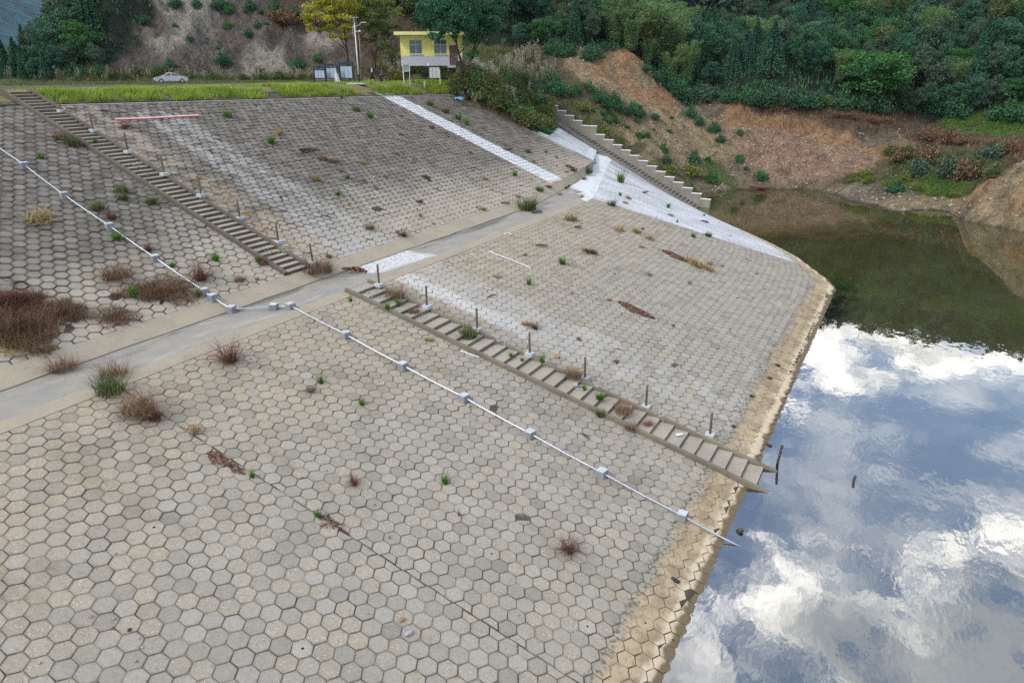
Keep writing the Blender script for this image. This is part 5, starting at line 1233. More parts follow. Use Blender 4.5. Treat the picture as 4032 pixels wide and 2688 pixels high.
# hillside wood on the right: rows behind the clearing
front=[(2050,121),(2150,121),(2250,124),(2330,124.5),(2420,125),(2520,125),(2600,127),(2700,129),(2800,130),(2900,132),(3000,132.5),(3100,133),(3200,133.5),(3320,133),(3450,134),(3580,134.5),(3700,136),(3850,138),(4000,138),(4150,138),(4300,138)]
fx=[f[0] for f in front]; fr_=[f[1] for f in front]
def kind_at(px,py):
    if 2400<px<2720 and rng.random()<.8: return 'ba'
    if rng.random()<.07: return 'ba'
    if 2700<px<3150: return rng.choice(['c1','c2','b4','b2','b1'],p=[.2,.1,.28,.2,.22])
    if px>3150 and px<3400: return rng.choice(['b4','c1','b1','b3'],p=[.34,.1,.28,.28])
    if px>3500 and px<3750 : return rng.choice(['b2','b1','c2','b4'],p=[.35,.35,.05,.25])
    return rng.choice(['b1','b2','b4','c1','c2','b3','ol'],p=[.28,.16,.19,.06,.04,.19,.08])
def crown_hit(): pass
nt_=0
r_=0; row=0
while nt_<262 and row<12:
    off=row*4.4; px=1960+(row%2)*50+rng.uniform(-20,20)
    while px<4330:
        base=np.interp(px,fx,fr_)+off+rng.uniform(-1.5,1.5)
        d=azr(px,base,0); z=gz(d[0],d[1],BT)
        q=inframe((d[0],d[1],z+7))
        if (px<4330) and q and q[1]>-260 and z>2:
            k=kind_at(px,q[1]); nm,lb,gr=KN[k]; sc=rng.uniform(.62,.95)*(1 if row else .72); 
            place_tree(nm,PT[k],(d[0],d[1],z-.2),(sc*rng.uniform(.85,1.15),sc*rng.uniform(.85,1.15)),rng.uniform(0,6.28),lb,gr); nt_+=1
        px+=rng.uniform(62,100)*(1 if row<5 else 1.25)
    row+=1
print('hillside trees',nt_)
# named ones
def tree_at(k,px,py_base,r,H,Rs,label,name='broadleaf_tree',cat='tree',group=None):
    p=azr(px,r,0); z=gz(p[0],p[1],BT); h0={'b1':9,'b2':9,'b3':8.5,'b4':9,'c1':10,'c2':10,'ba':9.5,'ol':8}[k]; r0={'b1':3,'b2':3.1,'b3':3.2,'b4':3,'c1':2.3,'c2':2.6,'ba':3,'ol':3}[k]
    return place_tree(name,PT[k],(p[0],p[1],z-.2),(Rs/r0,H/h0),rng.uniform(0,6.28),label,group,cat)
tree_at('b3',3450,0,131,9.5,5.4,'large rounded bright green tree standing out at the foot of the wooded hillside')
tree_at('c1',3030,0,130,8.,2.4,'pale blue green conifer at the lower edge of the wood above the orange bank','conifer_tree')
tree_at('c1',2880,0,130,7.,1.7,'slender blue green conifer left of the pale one above the orange bank','conifer_tree')
tree_at('ba',2560,0,131,9.,4.8,'broad light green bamboo clump above the orange excavated slope','bamboo_clump','bamboo')
tree_at('ba',2470,0,136,10.,4.6,'tall light green bamboo clump behind the other bamboo, left','bamboo_clump','bamboo')
tree_at('c1',2270,0,128,9.5,2.2,'pointed conifer right of the house trees, on the wooded slope','conifer_tree')
# far wood as one mass
C=[];
for _ in range(15000):
    px=rng.uniform(1900,4700); r=math.sqrt(rng.uniform(182**2,285**2)); d=azr(px,r,0); C.append((d[0],d[1]))
C=np.array(C); Z=tps(C[:,0].copy(),C[:,1].copy())
P=np.concatenate([np.stack([C[:,0],C[:,1],Z+9*np.abs(fbm(C[:,0],C[:,1],.45,2,77))**.5*rng.uniform(.2,1.,len(C))],-1) for _ in range(2)]) 
P+=rng.normal(size=P.shape)*1.0
me=leaf_mesh('far_wood',P,2.2*(.6+.8*rng.random(len(P))),np.stack([rng.random(len(P)),rng.random(len(P)),np.zeros(len(P))],-1),L_['far'])
o=mesh_obj('far_wood',me); tag(o,'dense woods covering the upper part of the far hillside','woods',None,'stuff')
# left side woods
nl=0
for row in range(7):
    px=-260+rng.uniform(0,40)
    while px<640:
        lim=np.interp(row,[0,6],[395,660]); r=np.interp(px,[-300,0,300,420,640],[124,122,120,121,128])+row*5+rng.uniform(-1.5,1.5)
        if px<lim:
            d=azr(px,r,0); z=gz(d[0],d[1],BT)
            k=rng.choice(['b1','b4','c2','c1','b3','b2'],p=[.32,.2,.14,.1,.12,.12]) if px>120 else rng.choice(['c1','c2','b4'],p=[.45,.35,.2])
            sc=rng.uniform(.75,1.1)*np.interp(px,[0,150,330,420,640],[.55,.75,1.1,.95,.7])*(.55 if row==0 else 1.)
            nm=KN[k][0]; kd={'b1':'dense dark green','b4':'blue green','c2':'dark pointed','c1':'blue green pointed','b3':'fresh green','b2':'grey green'}[k]
            place_tree(nm,PT[k],(d[0],d[1],z-.3),(sc*rng.uniform(.9,1.2),sc*rng.uniform(.85,1.15)),rng.uniform(0,6.28),'%s tree in the woods left of the bare cliff'%kd,kd+' trees left of the cliff'); nl+=1
        px+=rng.uniform(38,62)
print('left trees',nl)
for px,r,k in ((620,150,'b1'),(700,158,'b4'),(800,152,'c2'),(1000,156,'b2'),(1100,152,'b1'),(880,160,'b1'),(560,142,'b4'),(1180,158,'b3'),(1300,160,'b1'),(1400,150,'b2'),(1480,142,'ol'),(1560,140,'b2'),(1620,134,'b1'),(1680,140,'b4'),(1740,134,'b2'),(1810,138,'b1'),(1880,132,'b4'),(1940,130,'b1'),(1570,128,'ol'),(1650,126,'ol'),(2000,124,'b2'),(1900,126,'b1'),(1480,132,'b2')):
    tree_at(k,px,0,r,8,3.2,'tree on the slope behind the cliff and the yellow house','broadleaf_tree','tree','trees behind the cliff and the house')
# shrubs
def shrub_proto(H,Rr,leafm,n,ls,seed):
    r=np.random.default_rng(seed); P=[];c=[]
    for i_ in range(14):
        d=r.normal(size=3); d[2]=abs(d[2]); d/=np.linalg.norm(d); q=r.random()**.5; ctr=np.array([d[0]*Rr*.75*q,d[1]*Rr*.75*q,H*.15+d[2]*H*.62*q]); k=n//14
        P.append(ctr+r.normal(size=(k,3))*np.array([Rr*.22,Rr*.22,H*.17])); c.append(np.full(k,r.random()))
    P=np.concatenate(P); P[:,2]=np.abs(P[:,2]); c=np.clip(np.concatenate(c)*.6+.4*r.random(len(P)),0,1)
    me=leaf_mesh('foliage',P,ls*(.6+.8*r.random(len(P))),np.stack([c,r.random(len(P)),np.zeros(len(P))],-1),L_[leafm])
    v,f,a=blades(14,Rr*.3,H*.8,.03,.6); st=blade_mesh('stem',[(v,f,a)],L_['brown'])
    return me,st
SP={k:shrub_proto(*a) for k,a in dict(g=(1.3,.9,'mid',1100,.16,11),d=(1.5,1.,'dark',1200,.17,12),o=(1.4,1.1,'olive',1200,.16,13),b=(1.2,1.2,'brown',1200,.16,14),y=(1.1,1.,'yg',1100,.15,15),gr=(1.5,1.3,'grey',1300,.17,16)).items()}
def shrub(k,p,s,label,group=None):
    o=empty('undergrowth_bush' if group else 'shrub',p,rng.uniform(0,6.28),label,'bush' if group else 'shrub',group); o.scale=(s,s,s*rng.uniform(.85,1.15))
    for nm,me in (('foliage',SP[k][0]),('stem',SP[k][1])):
        c=bpy.data.objects.new(nm,me); COL.objects.link(c); c.parent=o
    return o
def shr(k,x,y,wpx,label,group=None):
    h=hit(x,y); 
    if h is None: return
    dist=(h-Vector(C0)).length; shrub(k,h-Vector((0,0,.1)),wpx*dist/F_PX/2.1,label,group)
# shrubs one can pick out
for k,x,y,w_,lb in (
 ('g',750,160,36,'bright green bush low on the cliff below the pale rock scar'),('g',905,50,44,'upper green bush on the cliff right of the pale scar'),('g',903,115,50,'round green bush in the middle of the cliff below the upper one'),('g',860,192,26,'small green bush right of centre on the cliff'),
 ('d',965,48,22,'tiny dark bush near the top of the cliff'),('g',1028,50,30,'green bush near the top right of the cliff'),('g',1012,105,36,'left of two neighbouring green bushes right on the cliff'),('g',1050,100,32,'right of two neighbouring green bushes on the cliff'),('d',980,140,36,'dark green bush below the two neighbouring cliff bushes'),
 ('g',1125,70,42,'big bright bush at the upper right of the cliff'),('d',570,90,40,'dark bush at the left edge of the cliff'),('d',690,105,24,'small dark bush left of the pale scar'),('d',670,268,50,'dark shrub at the foot of the cliff above the car'),('d',880,250,70,'wide dark shrub at the foot of the cliff right of the car'),('y',1185,305,36,'yellow green bush behind the notice boards'),
 ('g',1250,240,46,'light green sapling bush left of the yellow tree trunk'),('d',1175,265,60,'dark shrub behind the left notice board'),('g',380,290,60,'light green bush at the edge of the left woods'),('y',215,285,60,'yellowish bush in front of the left woods'),('d',300,295,60,'dark green bush in front of the left woods'),
 ('d',2268,365,46,'dark green shrub at the top of the excavated slope'),('d',2320,355,60,'large dark shrub at the top of the excavated slope, right of the first'),('d',2360,400,60,'dark green shrub hanging over the stepped wall'),('d',2420,400,54,'dark shrub on the upper slope beside the dirt road edge'),('d',2400,450,40,'dark shrub on bare soil below the road edge'),
 ('g',2490,420,40,'bushy green shrub on the dirt slope under the road'),('g',2515,425,34,'second green shrub beside the one under the road'),('d',2505,480,34,'narrow dark shrub on the dirt slope'),('gr',2575,470,44,'grey green shrub in the middle of the dirt slope'),('g',2645,465,22,'tiny green shrub on the dirt slope'),
 ('d',2715,460,60,'tall dark green shrub beside the road edge'),('d',2755,490,46,'dark green shrub right of the tall one by the road'),('d',2810,515,60,'wide dark shrub below the road edge'),('d',2835,555,46,'lower dark shrub hanging below the wide one'),('g',2912,530,36,'round green shrub alone on the pink gravel slope'),
 ('g',2575,512,20,'tiny green shrub in the rubble'),('gr',2635,520,24,'small grey green shrub in the rubble'),('d',2610,600,50,'dark green shrub low on the rubble slope, left'),('gr',2625,640,52,'grey green shrub below the left dark one'),('d',2730,640,64,'dark leafy shrub at the bottom of the rubble slope'),
 ('g',2785,635,36,'green shrub right of the dark leafy one'),('g',2910,635,48,'green shrub alone at the right of the rubble slope'),('d',2938,668,24,'small dark shrub below the lone green one'),('g',3000,705,70,'bright green bush above the boat'),('g',2800,715,70,'green bushes at the water left of the boat'),('y',2720,690,90,'yellow green bush near the water left of the boat'),
 ('y',2640,680,70,'dry yellow bush next to the lower stepped wall'),('g',2175,493,46,'large leaved green plant beside the top of the stone stairs'),('y',2290,430,60,'yellow green bush beside the upper stepped wall'),('y',2380,530,80,'yellow green bush behind the middle of the stepped wall'),('y',2440,560,70,'second yellow green bush behind the middle of the stepped wall'),
 ('y',3400,690,60,'yellow green bush on the low bank across the water'),('y',3560,720,70,'yellow bush in the middle of the far bank'),('d',3520,755,70,'dark green bush near the shore of the far bank'),('g',3670,765,50,'bright green bush on the far bank by the sandy mound'),('g',3735,770,34,'small bright green bush beside the sandy mound'),
 ('b',3800,700,90,'brown dry bush behind the sandy mound'),('gr',3720,690,90,'grey green bush on the far bank'),('b',3640,640,100,'dark brown bush high on the far bank'),('gr',3880,650,90,'grey bush above the sandy mound'),('b',3540,640,70,'brown bush at the left of the far bank'),('gr',3600,690,80,'grey leafy bush in the far bank thicket'),('y',3950,600,80,'olive yellow bush near the right edge of the picture'),
 ('g',3930,470,60,'light green bush at the foot of the right woods'),('g',3340,420,50,'green bush under the woods above the orange bank'),('g',3170,400,60,'green bush at the edge of the wood over the orange bank'),('y',3260,410,56,'yellow green bush at the edge of the wood')):
    shr(k,x,y,w_,lb)
# undergrowth rows (cannot be told apart)
def row(k,x0,x1,y0,y1,n,w_,label,group):
    for _ in range(n): 
        x=rng.uniform(x0,x1); t=(x-x0)/(x1-x0); shr(k,x,y0+(y1-y0)*t+rng.uniform(-12,12),w_*rng.uniform(.7,1.3),label,group)
row('d',2150,2340,215,225,8,70,'dark undergrowth bush at the wood edge above the orange cut','bushes at the wood edge')
row('d',2480,2650,250,340,7,70,'dark undergrowth bush at the wood edge above the orange cut','bushes at the wood edge')
row('d',2650,3000,370,400,14,70,'dark undergrowth bush at the wood edge above the orange cut','bushes at the wood edge')
row('d',2180,2560,350,470,15,48,'dark shrub on the slope above the stepped wall','shrubs above the stepped wall')
row('g',2250,2560,400,560,10,34,'green shrub on the slope above the stepped wall','green shrubs above the stepped wall')
row('gr',2650,3350,390,430,14,60,'grey undergrowth bush along the foot of the wooded hillside','grey bushes under the woods')
row('d',3000,4030,400,470,26,80,'dark undergrowth bush at the foot of the right woods','dark bushes at the foot of the right woods')
row('b',2950,3500,425,480,9,40,'low brown bush on top of the orange bank','brown bushes on the orange bank')
row('b',3600,4030,540,600,10,50,'low brown bush in the dry valley across the water','brown bushes in the dry valley')
row('o',3480,3950,600,700,18,60,'olive bush in the thicket on the far bank','bushes of the far bank thicket')
row('y',3350,3760,700,780,18,40,'low yellow green bush near the far shore','yellow green bushes near the far shore')
row('o',1500,1590,190,300,12,60,'brown green bush left of the yellow house','bushes left of the yellow house')
row('y',1515,1580,250,310,7,50,'yellow green bush left of the yellow house','yellow green bushes left of the yellow house')
row('d',1600,1800,268,276,10,44,'dark creeping bush under the wall of the yellow house','bushes under the house wall')
row('o',1590,1800,280,306,16,50,'olive bush on the bank below the yellow house','bushes below the house')
row('o',420,1180,300,308,22,44,'olive bush along the foot of the cliff','bushes along the foot of the cliff')
row('b',1060,1350,70,120,10,50,'dry brown bush on the cliff','dry bushes on the cliff')
row('d',620,1300,20,60,12,44,'dark bush near the top edge of the cliff','dark bushes on top of the cliff')
# the overgrown knoll between the crest and the stone stairs
for k in range(100):
    t=rng.random(); x=1800+t*370; lo_=np.interp(x,[1800,1900,2000,2100,2170],[368,400,452,505,535]); hi_=np.interp(x,[1800,1900,2000,2100,2170],[325,300,300,360,430]); y=hi_+(lo_-hi_)*rng.random()
    shr(['o','g','o','y','o'][int(rng.integers(0,5))],x,y,rng.uniform(50,85),'bushy reed clump on the overgrown knoll between crest and stone stairs','bushes on the overgrown knoll')
for k in range(16): shr(['d','o'][k%2],rng.uniform(1980,2230),rng.uniform(300,380),rng.uniform(50,80),'dark bush at the top of the overgrown knoll','dark bushes on the knoll')
# reeds with pale plumes
def reed_proto(seed,n=46,H=1.9,pl=11):
    v1=blades(n,.5,H*.8,.035,.45); me=blade_mesh('leaves',[v1],L_['olive'])
    n2=pl; a=rng.uniform(0,6.28,n2); b=np.stack([.3*np.cos(a),.3*np.sin(a),np.zeros(n2)],-1); v2=blades(n2,.3,H*1.05,.02,.25,b)
    top=v2[0].reshape(n2,-1,3)[:,-1]; C=np.repeat(top,16,0)+rng.normal(size=(n2*16,3))*np.array([.035,.035,.13]); 
    P=leaf_mesh('plume',C,.10*(.6+.8*rng.random(len(C))),np.stack([rng.random(len(C))]*3,-1),L_['plume'])
    return me,blade_mesh('stems',[v2],L_['straw']),P
RP=[reed_proto(1),reed_proto(2,40,2.1,15),reed_proto(3,50,1.6,7)]
def reed(x,y,s,label,group):
    h=hit(x,y)
    if h is None: return
    o=empty('reed_clump',h-Vector((0,0,.1)),rng.uniform(0,6.28),label,'reeds',group); o.scale=(s,s,s)
    for nm,me in zip(('foliage','stem','foliage'),RP[int(rng.integers(0,3))]):  # the last part is the pale plumes, not leaves
        c=bpy.data.objects.new(nm,me); COL.objects.link(c); c.parent=o
for k in range(44): reed(rng.uniform(1820,2180),rng.uniform(300,450) if rng.random()<.6 else rng.uniform(270,330),rng.uniform(.7,1.15),'reed clump with pale plumes on the knoll right of the crest','plumed reeds on the knoll')
for k in range(22): reed(rng.uniform(2030,2140),rng.uniform(215,270),rng.uniform(.7,1.2),'pale plumed reed clump behind the knoll below the woods','plumed reeds behind the knoll')
for k in range(34): reed(rng.uniform(1000,1250),rng.uniform(308,318),rng.uniform(.5,.8),'pale reed clump behind the crest left of the notice boards','reeds left of the notice boards')
for k in range(60): reed(rng.uniform(-40,1000),rng.uniform(306,320),rng.uniform(.4,.8),'low plumed reed clump along the back of the crest','reeds along the back of the crest')
for k in range(14): reed(rng.uniform(1490,1600),rng.uniform(262,316),rng.uniform(.6,.9),'brown reed clump left of the house bank','reeds left of the house bank')
# crest trees with open branching
def open_tree(name,label,base,limbs,clusters,leafm,n,ls,trunk_r,cs=.9):
    root=empty(name,base,0,label,'tree'); mb=MB()
    for pts_,r0,r1 in limbs:
        k=len(pts_); mb.tube(pts_,[r0+(r1-r0)*i_/(k-1) for i_ in range(k)],7)
    mb.build('trunk',L_['bark'],root,True)
    P=[];c=[]; k=n//len(clusters)
    for (x,y,z,s_) in clusters:
        d=rng.normal(size=(k,3))*np.array([s_*.50,s_*.50,s_*.26]); d[:,2]-=.10*(d[:,0]**2+d[:,1]**2)/max(s_,.1); P.append(np.array([x,y,z])+d); c.append(np.full(k,rng.random()))
    P=np.concatenate(P); c=np.clip(np.concatenate(c)*.7+.3*rng.random(len(P)),0,1)
    me=leaf_mesh('crown',P,ls*(.6+.8*rng.random(len(P))),np.stack([c,rng.random(len(P)),np.zeros(len(P))],-1),L_[leafm])
    o=bpy.data.objects.new('crown',me); COL.objects.link(o); o.parent=root; return root
def px_tree(name,label,bx,by,r,trunk,branches,blobs,leafm,n,ls,depth=1.6,tr=.16):
    """trunk / branches / foliage blobs given where the photo shows them, spread in depth about range r"""
    p=azr(bx,r,0); base=Vector((p[0],p[1],gz(p[0],p[1],BT)-.1))
    away=Vector((p[0],p[1],0)).normalized()
    def W(x,y,dr=0): return Vector(atr(x,y,r+dr))-base
    limbs=[]
    T=[Vector((0,0,-.5))]+[W(x,y) for x,y in trunk]; limbs.append((T,tr,tr*.45))
    for br in branches:
        dr=rng.uniform(-depth,depth); pts_=[W(*br[0])]+[W(x,y,dr*(i_+1)/len(br[1:])) for i_,(x,y) in enumerate(br[1:])]; limbs.append((pts_,tr*.45,tr*.12))
    cl=[]
    for (x,y,w_,n_) in blobs:
        for _ in range(n_):
            a=rng.uniform(0,6.28); q=math.sqrt(rng.random()); v=W(x+math.cos(a)*w_*q,y+math.sin(a)*w_*.6*q,rng.uniform(-depth,depth)*1.2); cl.append((v.x,v.y,v.z,rng.uniform(.55,1.1)*max(.5,w_/50)))
    return open_tree(name,label,base,limbs,cl,leafm,n,ls,tr)
px_tree('yellow_tree','slender tree with sparse yellow autumn leaves behind the notice boards',1376,262,101,[(1370,230),(1362,165),(1352,100),(1345,20)],
  [[(1366,195),(1340,150),(1290,125),(1250,100)],[(1362,165),(1330,120),(1300,60)],[(1362,165),(1390,130),(1400,70)],[(1355,120),(1320,60),(1290,10)],[(1352,100),(1372,50),(1380,-30)],[(1366,200),(1330,170),(1285,140)]],
  [(1215,60,28,4),(1260,30,45,6),(1300,15,50,7),(1250,110,30,3),(1310,90,40,4),(1360,110,34,4),(1370,60,40,4),(1340,-30,80,9),(1290,145,20,2),(1210,90,20,2),(1365,145,26,3),(1400,20,40,4)],'yellow',13000,.20,1.6,.15)
px_tree('yellow_green_tree','taller tree with yellow green leaves just right of the street lamp',1411,262,103,[(1411,230),(1413,150),(1410,80),(1400,-20)],
  [[(1412,130),(1440,80),(1490,40)],[(1412,150),(1460,110),(1530,60)],[(1410,90),(1395,40),(1390,0)],[(1410,80),(1440,30),(1450,-20)]],
  [(1450,70,36,5),(1500,45,45,6),(1530,90,30,4),(1480,110,36,4),(1440,20,45,6),(1540,30,34,4),(1430,-40,60,6),(1500,-10,50,6),(1560,65,24,2)],'yg',11000,.20,1.6,.14)
px_tree('small_olive_tree','thin olive green tree between the lamp and the yellow house',1478,240,108,[(1480,190),(1482,120)],[[(1480,160),(1500,110)],[(1480,170),(1460,120)],[(1481,140),(1530,100)]],[(1470,110,40,5),(1520,130,36,4),(1550,110,30,3),(1450,150,30,4),(1500,80,40,4)],'olive',8000,.2,1.8,.10)
px_tree('dark_green_tree','dark feathery tree leaning in front of the right end of the yellow house',1830,300,88,[(1818,250),(1804,206),(1797,170),(1790,140)],
  [[(1806,212),(1840,180),(1858,155)],[(1797,172),(1775,140),(1745,118),(1720,125)],[(1797,170),(1806,120),(1810,60)],[(1790,140),(1760,90),(1720,60)],[(1804,206),(1822,170),(1830,110)]],
  [(1665,85,36,5),(1710,60,46,7),(1760,40,50,8),(1820,30,60,9),(1725,135,26,3),(1708,145,16,2),(1770,95,40,5),(1830,90,45,6),(1690,30,40,5),(1760,-10,60,8),(1840,-10,60,8),(1800,130,26,2)],'house',22000,.21,1.9,.17)
px_tree('dark_green_tree','dark tree right of the yellow house, behind the leaning one',1848,290,93,[(1850,250),(1862,210),(1872,170),(1868,110)],
  [[(1862,210),(1900,150),(1920,90)],[(1872,170),(1850,120),(1840,60)],[(1868,130),(1900,80),(1930,40)]],
  [(1890,60,55,9),(1940,60,45,8),(1900,120,50,7),(1860,100,40,5),(1930,110,36,5),(1890,0,60,8),(1950,20,40,6),(1960,90,26,3),(1880,160,30,3)],'house',22000,.21,2.2,.17)
px_tree('sapling','small light green sapling standing at the foot of the dark trees',1849,285,90,[(1852,255),(1862,225)],[[(1852,250),(1835,225)],[(1855,240),(1875,215)]],[(1850,220,18,4),(1870,210,16,3),(1838,225,14,3)],'mid',1400,.14,.6,.07)
# ------------------------------------------------------------------ ground cover
def cover(name,n,fn,mat_,h,wd,lean,label,clump=1,spr=.12):
    B=[]
    while len(B)<n:
        p=fn()
        if p is not None: B.append(p)
    B=np.array(B); 
    if clump>1: B=np.repeat(B,clump,0)+np.concatenate([rng.normal(size=(len(B)*clump,2))*spr,np.zeros((len(B)*clump,1))],1)
    if callable(h): h=h(B)
    v,f,a=blades(len(B),0,h,wd,lean,B); 
    # patches of tone
    ln=len(a)//len(B); tone=np.clip(.5+.35*fbm(B[:,0],B[:,1],.9,3,61),0,1); a[:,0]=.35*a[:,0]+.65*np.repeat(tone,ln)
    me=blade_mesh(name,[(v,f,a)],mat_); o=mesh_obj(name,me); tag(o,label,'grass',None,'stuff'); return o
def crest_pt():
    y=rng.uniform(-24,76.5); u=rng.beta(1.,1.5)*9.5-.25; x=xc(y)-.3-u
    if 26.2<y<28.8 and u<3.2: return None
    if fbm(np.array(x),np.array(y),.6,3,8)<-.38: return None
    d=.45*float(fbm(np.array(y),np.array(0.),1.5,3,44)); 
    if u<.15+d*.7: return None
    return (x,y,float(bank_z(np.array(min(x,xc(y)-.3)),np.array(y)))-.03)
cover('grass',21000,crest_pt,L_['green'],lambda B:np.interp(xc(B[:,1])-B[:,0],[0,2.8,4.5],[.56,.48,.22])*(1+.5*fbm(B[:,0],B[:,1],1.6,3,62)),.06,.75,'bright green grass growing along the edge of the crest',4,.09)
def crest_dry():
    y=rng.uniform(-24,76.5); x=xc(y)-rng.uniform(5.,16.); z=CREST
    return (x,y,z-.03)
cover('dry_grass',9000,crest_dry,L_['straw'],.17,.04,.5,'straw coloured dry grass on the back half of the crest',4,.12)
def crest_rear():
    px=rng.uniform(-80,1790); r=rng.uniform(92,118) ; d=azr(px,r,0)
    if d[0]>-56 and d[1]<78: return None
    z=gz(d[0],d[1],BT); 
    if z>17: return None
    return (d[0],d[1],z-.04)
cover('dry_grass',9000,crest_rear,L_['olive'],.26,.06,.5,'olive and dry grass on the level ground behind the crest',4,.2)
# per class cover on the slopes across the water
Sx=rng.uniform(-130,60,200000); Sy=rng.uniform(56,175,200000)
from bisect import bisect
ix=np.searchsorted(TX,Sx)-1; iy=np.searchsorted(TY,Sy)-1
tx=(Sx-TX[ix])/(TX[ix+1]-TX[ix]); ty=(Sy-TY[iy])/(TY[iy+1]-TY[iy])
Sz=GZ[ix,iy]*(1-tx)*(1-ty)+GZ[ix+1,iy]*tx*(1-ty)+GZ[ix,iy+1]*(1-tx)*ty+GZ[ix+1,iy+1]*tx*ty
ok=(Sz>.15)&~((Sx>-60)&(Sx<-20)&(Sy<90.8)&(Sz<zs(Sx)+.1))&~((Sy<77)&(Sx>-60))&~((Sz>14.7)&(Sz<15.0)&(np.hypot(Sx,Sy)<112))&~((Sy>87.8)&(Sy<90.6)&(Sx>-54)&(Sx<-21))
Sx,Sy,Sz=Sx[ok],Sy[ok],Sz[ok]
kc=ground_class(Sx,Sy,Sz,3.)
def cls_cover(name,classes,leafm,h,wd,lean,frac,label,clump=3,spr=.2,cat='undergrowth'):
    m_=np.isin(kc,[GK.index(c) for c in classes])&(rng.random(len(kc))<frac)
    B=np.stack([Sx[m_],Sy[m_],Sz[m_]-.05],-1)
    m2=fbm(B[:,0],B[:,1],.7,3,71)>-.25; B=B[m2]
    B=np.repeat(B,clump,0)+np.concatenate([rng.normal(size=(len(B)*clump,2))*spr,np.zeros((len(B)*clump,1))],1)
    v,f,a=blades(len(B),0,h,wd,lean,B); me=blade_mesh(name,[(v,f,a)],L_[leafm]); o=mesh_obj(name,me); tag(o,label,cat,None,'stuff'); print(name,len(B))
cls_cover('grass',['GR'],'tuft',.5,.09,.6,.9,'green grass on the banks across the water')
cls_cover('undergrowth',['OL','YG'],'olive',.6,.10,.6,.8,'olive weeds covering the banks')
cls_cover('undergrowth',['BR'],'brown',.5,.09,.6,.8,'brown dry weeds covering the slopes below the woods')
cls_cover('undergrowth',['FG'],'dark',.9,.22,.7,.35,'dark undergrowth below the trees')
cls_cover('undergrowth',['TN','PK','MD','ST','OR'],'olive',.35,.07,.6,.05,'scattered small weeds on the bare slopes')
# rubble on the excavated slope
T_=[(np.array([v.co for v in q.vertices]),np.array([p.vertices for p in q.polygons])) for q in (stone_mesh(90+k) for k in range(4))]
def stones_cover(classes,frac,smin,smax,mt,label):
    m_=np.isin(kc,[GK.index(c) for c in classes])&(rng.random(len(kc))<frac); B=np.stack([Sx[m_],Sy[m_],Sz[m_]],-1); V=[];F_=[];b=0
    for p in B:
        v,f=T_[int(rng.integers(0,4))]; s_=smin+(smax-smin)*rng.random()**3; th=rng.uniform(0,6.28); c_,d_=math.cos(th)*s_,math.sin(th)*s_
        V.append(np.stack([v[:,0]*c_-v[:,1]*d_,v[:,0]*d_+v[:,1]*c_,v[:,2]*s_],-1)+p+np.array([0,0,s_*.2])); F_.append(f+b); b+=len(v)
    me=np_mesh('rubble',np.concatenate(V),[np.concatenate(F_)]); o=mesh_obj('rubble',me,M[mt]); tag(o,label,'rubble',None,'stuff'); print('stones',len(B))
stones_cover(['TN','PK','MD'],.22,.05,.26,'stone','angular stones covering the excavated slope')
stones_cover(['PK','OR','ST'],.16,.05,.24,'stone_o','reddish stones covering the excavated slope')
# ------------------------------------------------------------------ weeds on the paving
WP={}
def wp(key,name,parts,leafm):
    me=blade_mesh(name,parts,L_[leafm]); WP[key]=me
wp('g','grass_tuft',[blades(80,.5,1.0,.09,.75)],'tuft'); wp('g2','grass_tuft',[blades(60,.45,1.25,.08,.6)],'tuft'); wp('o','grass_tuft',[blades(170,.8,.85,.055,.9)],'olive')
wp('y','straw_tuft',[blades(150,.8,.6,.05,1.1)],'straw'); wp('b','dry_weed',[blades(260,.8,.75,.022,1.2,seg=3)],'brown'); wp('r','red_weed',[blades(220,.9,.5,.045,1.2)],'red')

_n=520; _a=rng.uniform(0,6.283,_n); _q=np.sqrt(rng.random(_n)); _P=np.stack([_q*np.cos(_a)*.62,_q*np.sin(_a)*.5*(1+.3*np.sin(3*_a)),.05+.13*(1-_q**2)*rng.random(_n)],-1)
WP['m']=leaf_mesh('red_mat',_P,.085*(.6+.8*rng.random(_n)),np.stack([rng.random(_n)]*3,-1),L_['red'])
wp('d','dead_weed',[blades(40,.4,.6,.04,1.0)],'brown'); wp('s','dead_stalk',[blades(26,.10,1.3,.025,.35),blades(40,.2,.7,.02,1.2)],'brown')
wp('rs','red_weed',[blades(170,.35,.85,.022,1.25,seg=3)],'red'); wp('l','leafy_weed',[blades(26,.3,.8,.20,.9)],'mid')
NMW=dict(g='grass_tuft',g2='grass_tuft',o='grass_tuft',y='straw_tuft',b='dry_weed',r='red_weed',m='red_mat',d='dead_weed',s='dead_stalk',rs='red_weed',l='leafy_weed')
CT=dict(g='grass tuft',g2='grass tuft',o='grass tuft',y='dry grass',b='dry weed',r='red weed',m='red weed',d='dead weed',s='dead stalk',rs='red weed',l='weed')
def weed(k,x,y,wpx,label=None,group=None,asp=1.,hs=1.):
    h=hit(x,y)
    if h is None: return
    dist=(h-Vector(C0)).length; s=wpx*dist/F_PX/1.25
    o=bpy.data.objects.new(NMW[k],WP[k]); COL.objects.link(o); o.location=h-Vector((0,0,.02)); 
    # mats stretch down the slope
    o.scale=(s*asp,s,s*hs); o.rotation_euler=(0,R(14) if k in('m','r','y') else 0,R(rng.uniform(-12,12)) if asp!=1 else rng.uniform(0,6.28))
    tag(o,label,CT[k],group)
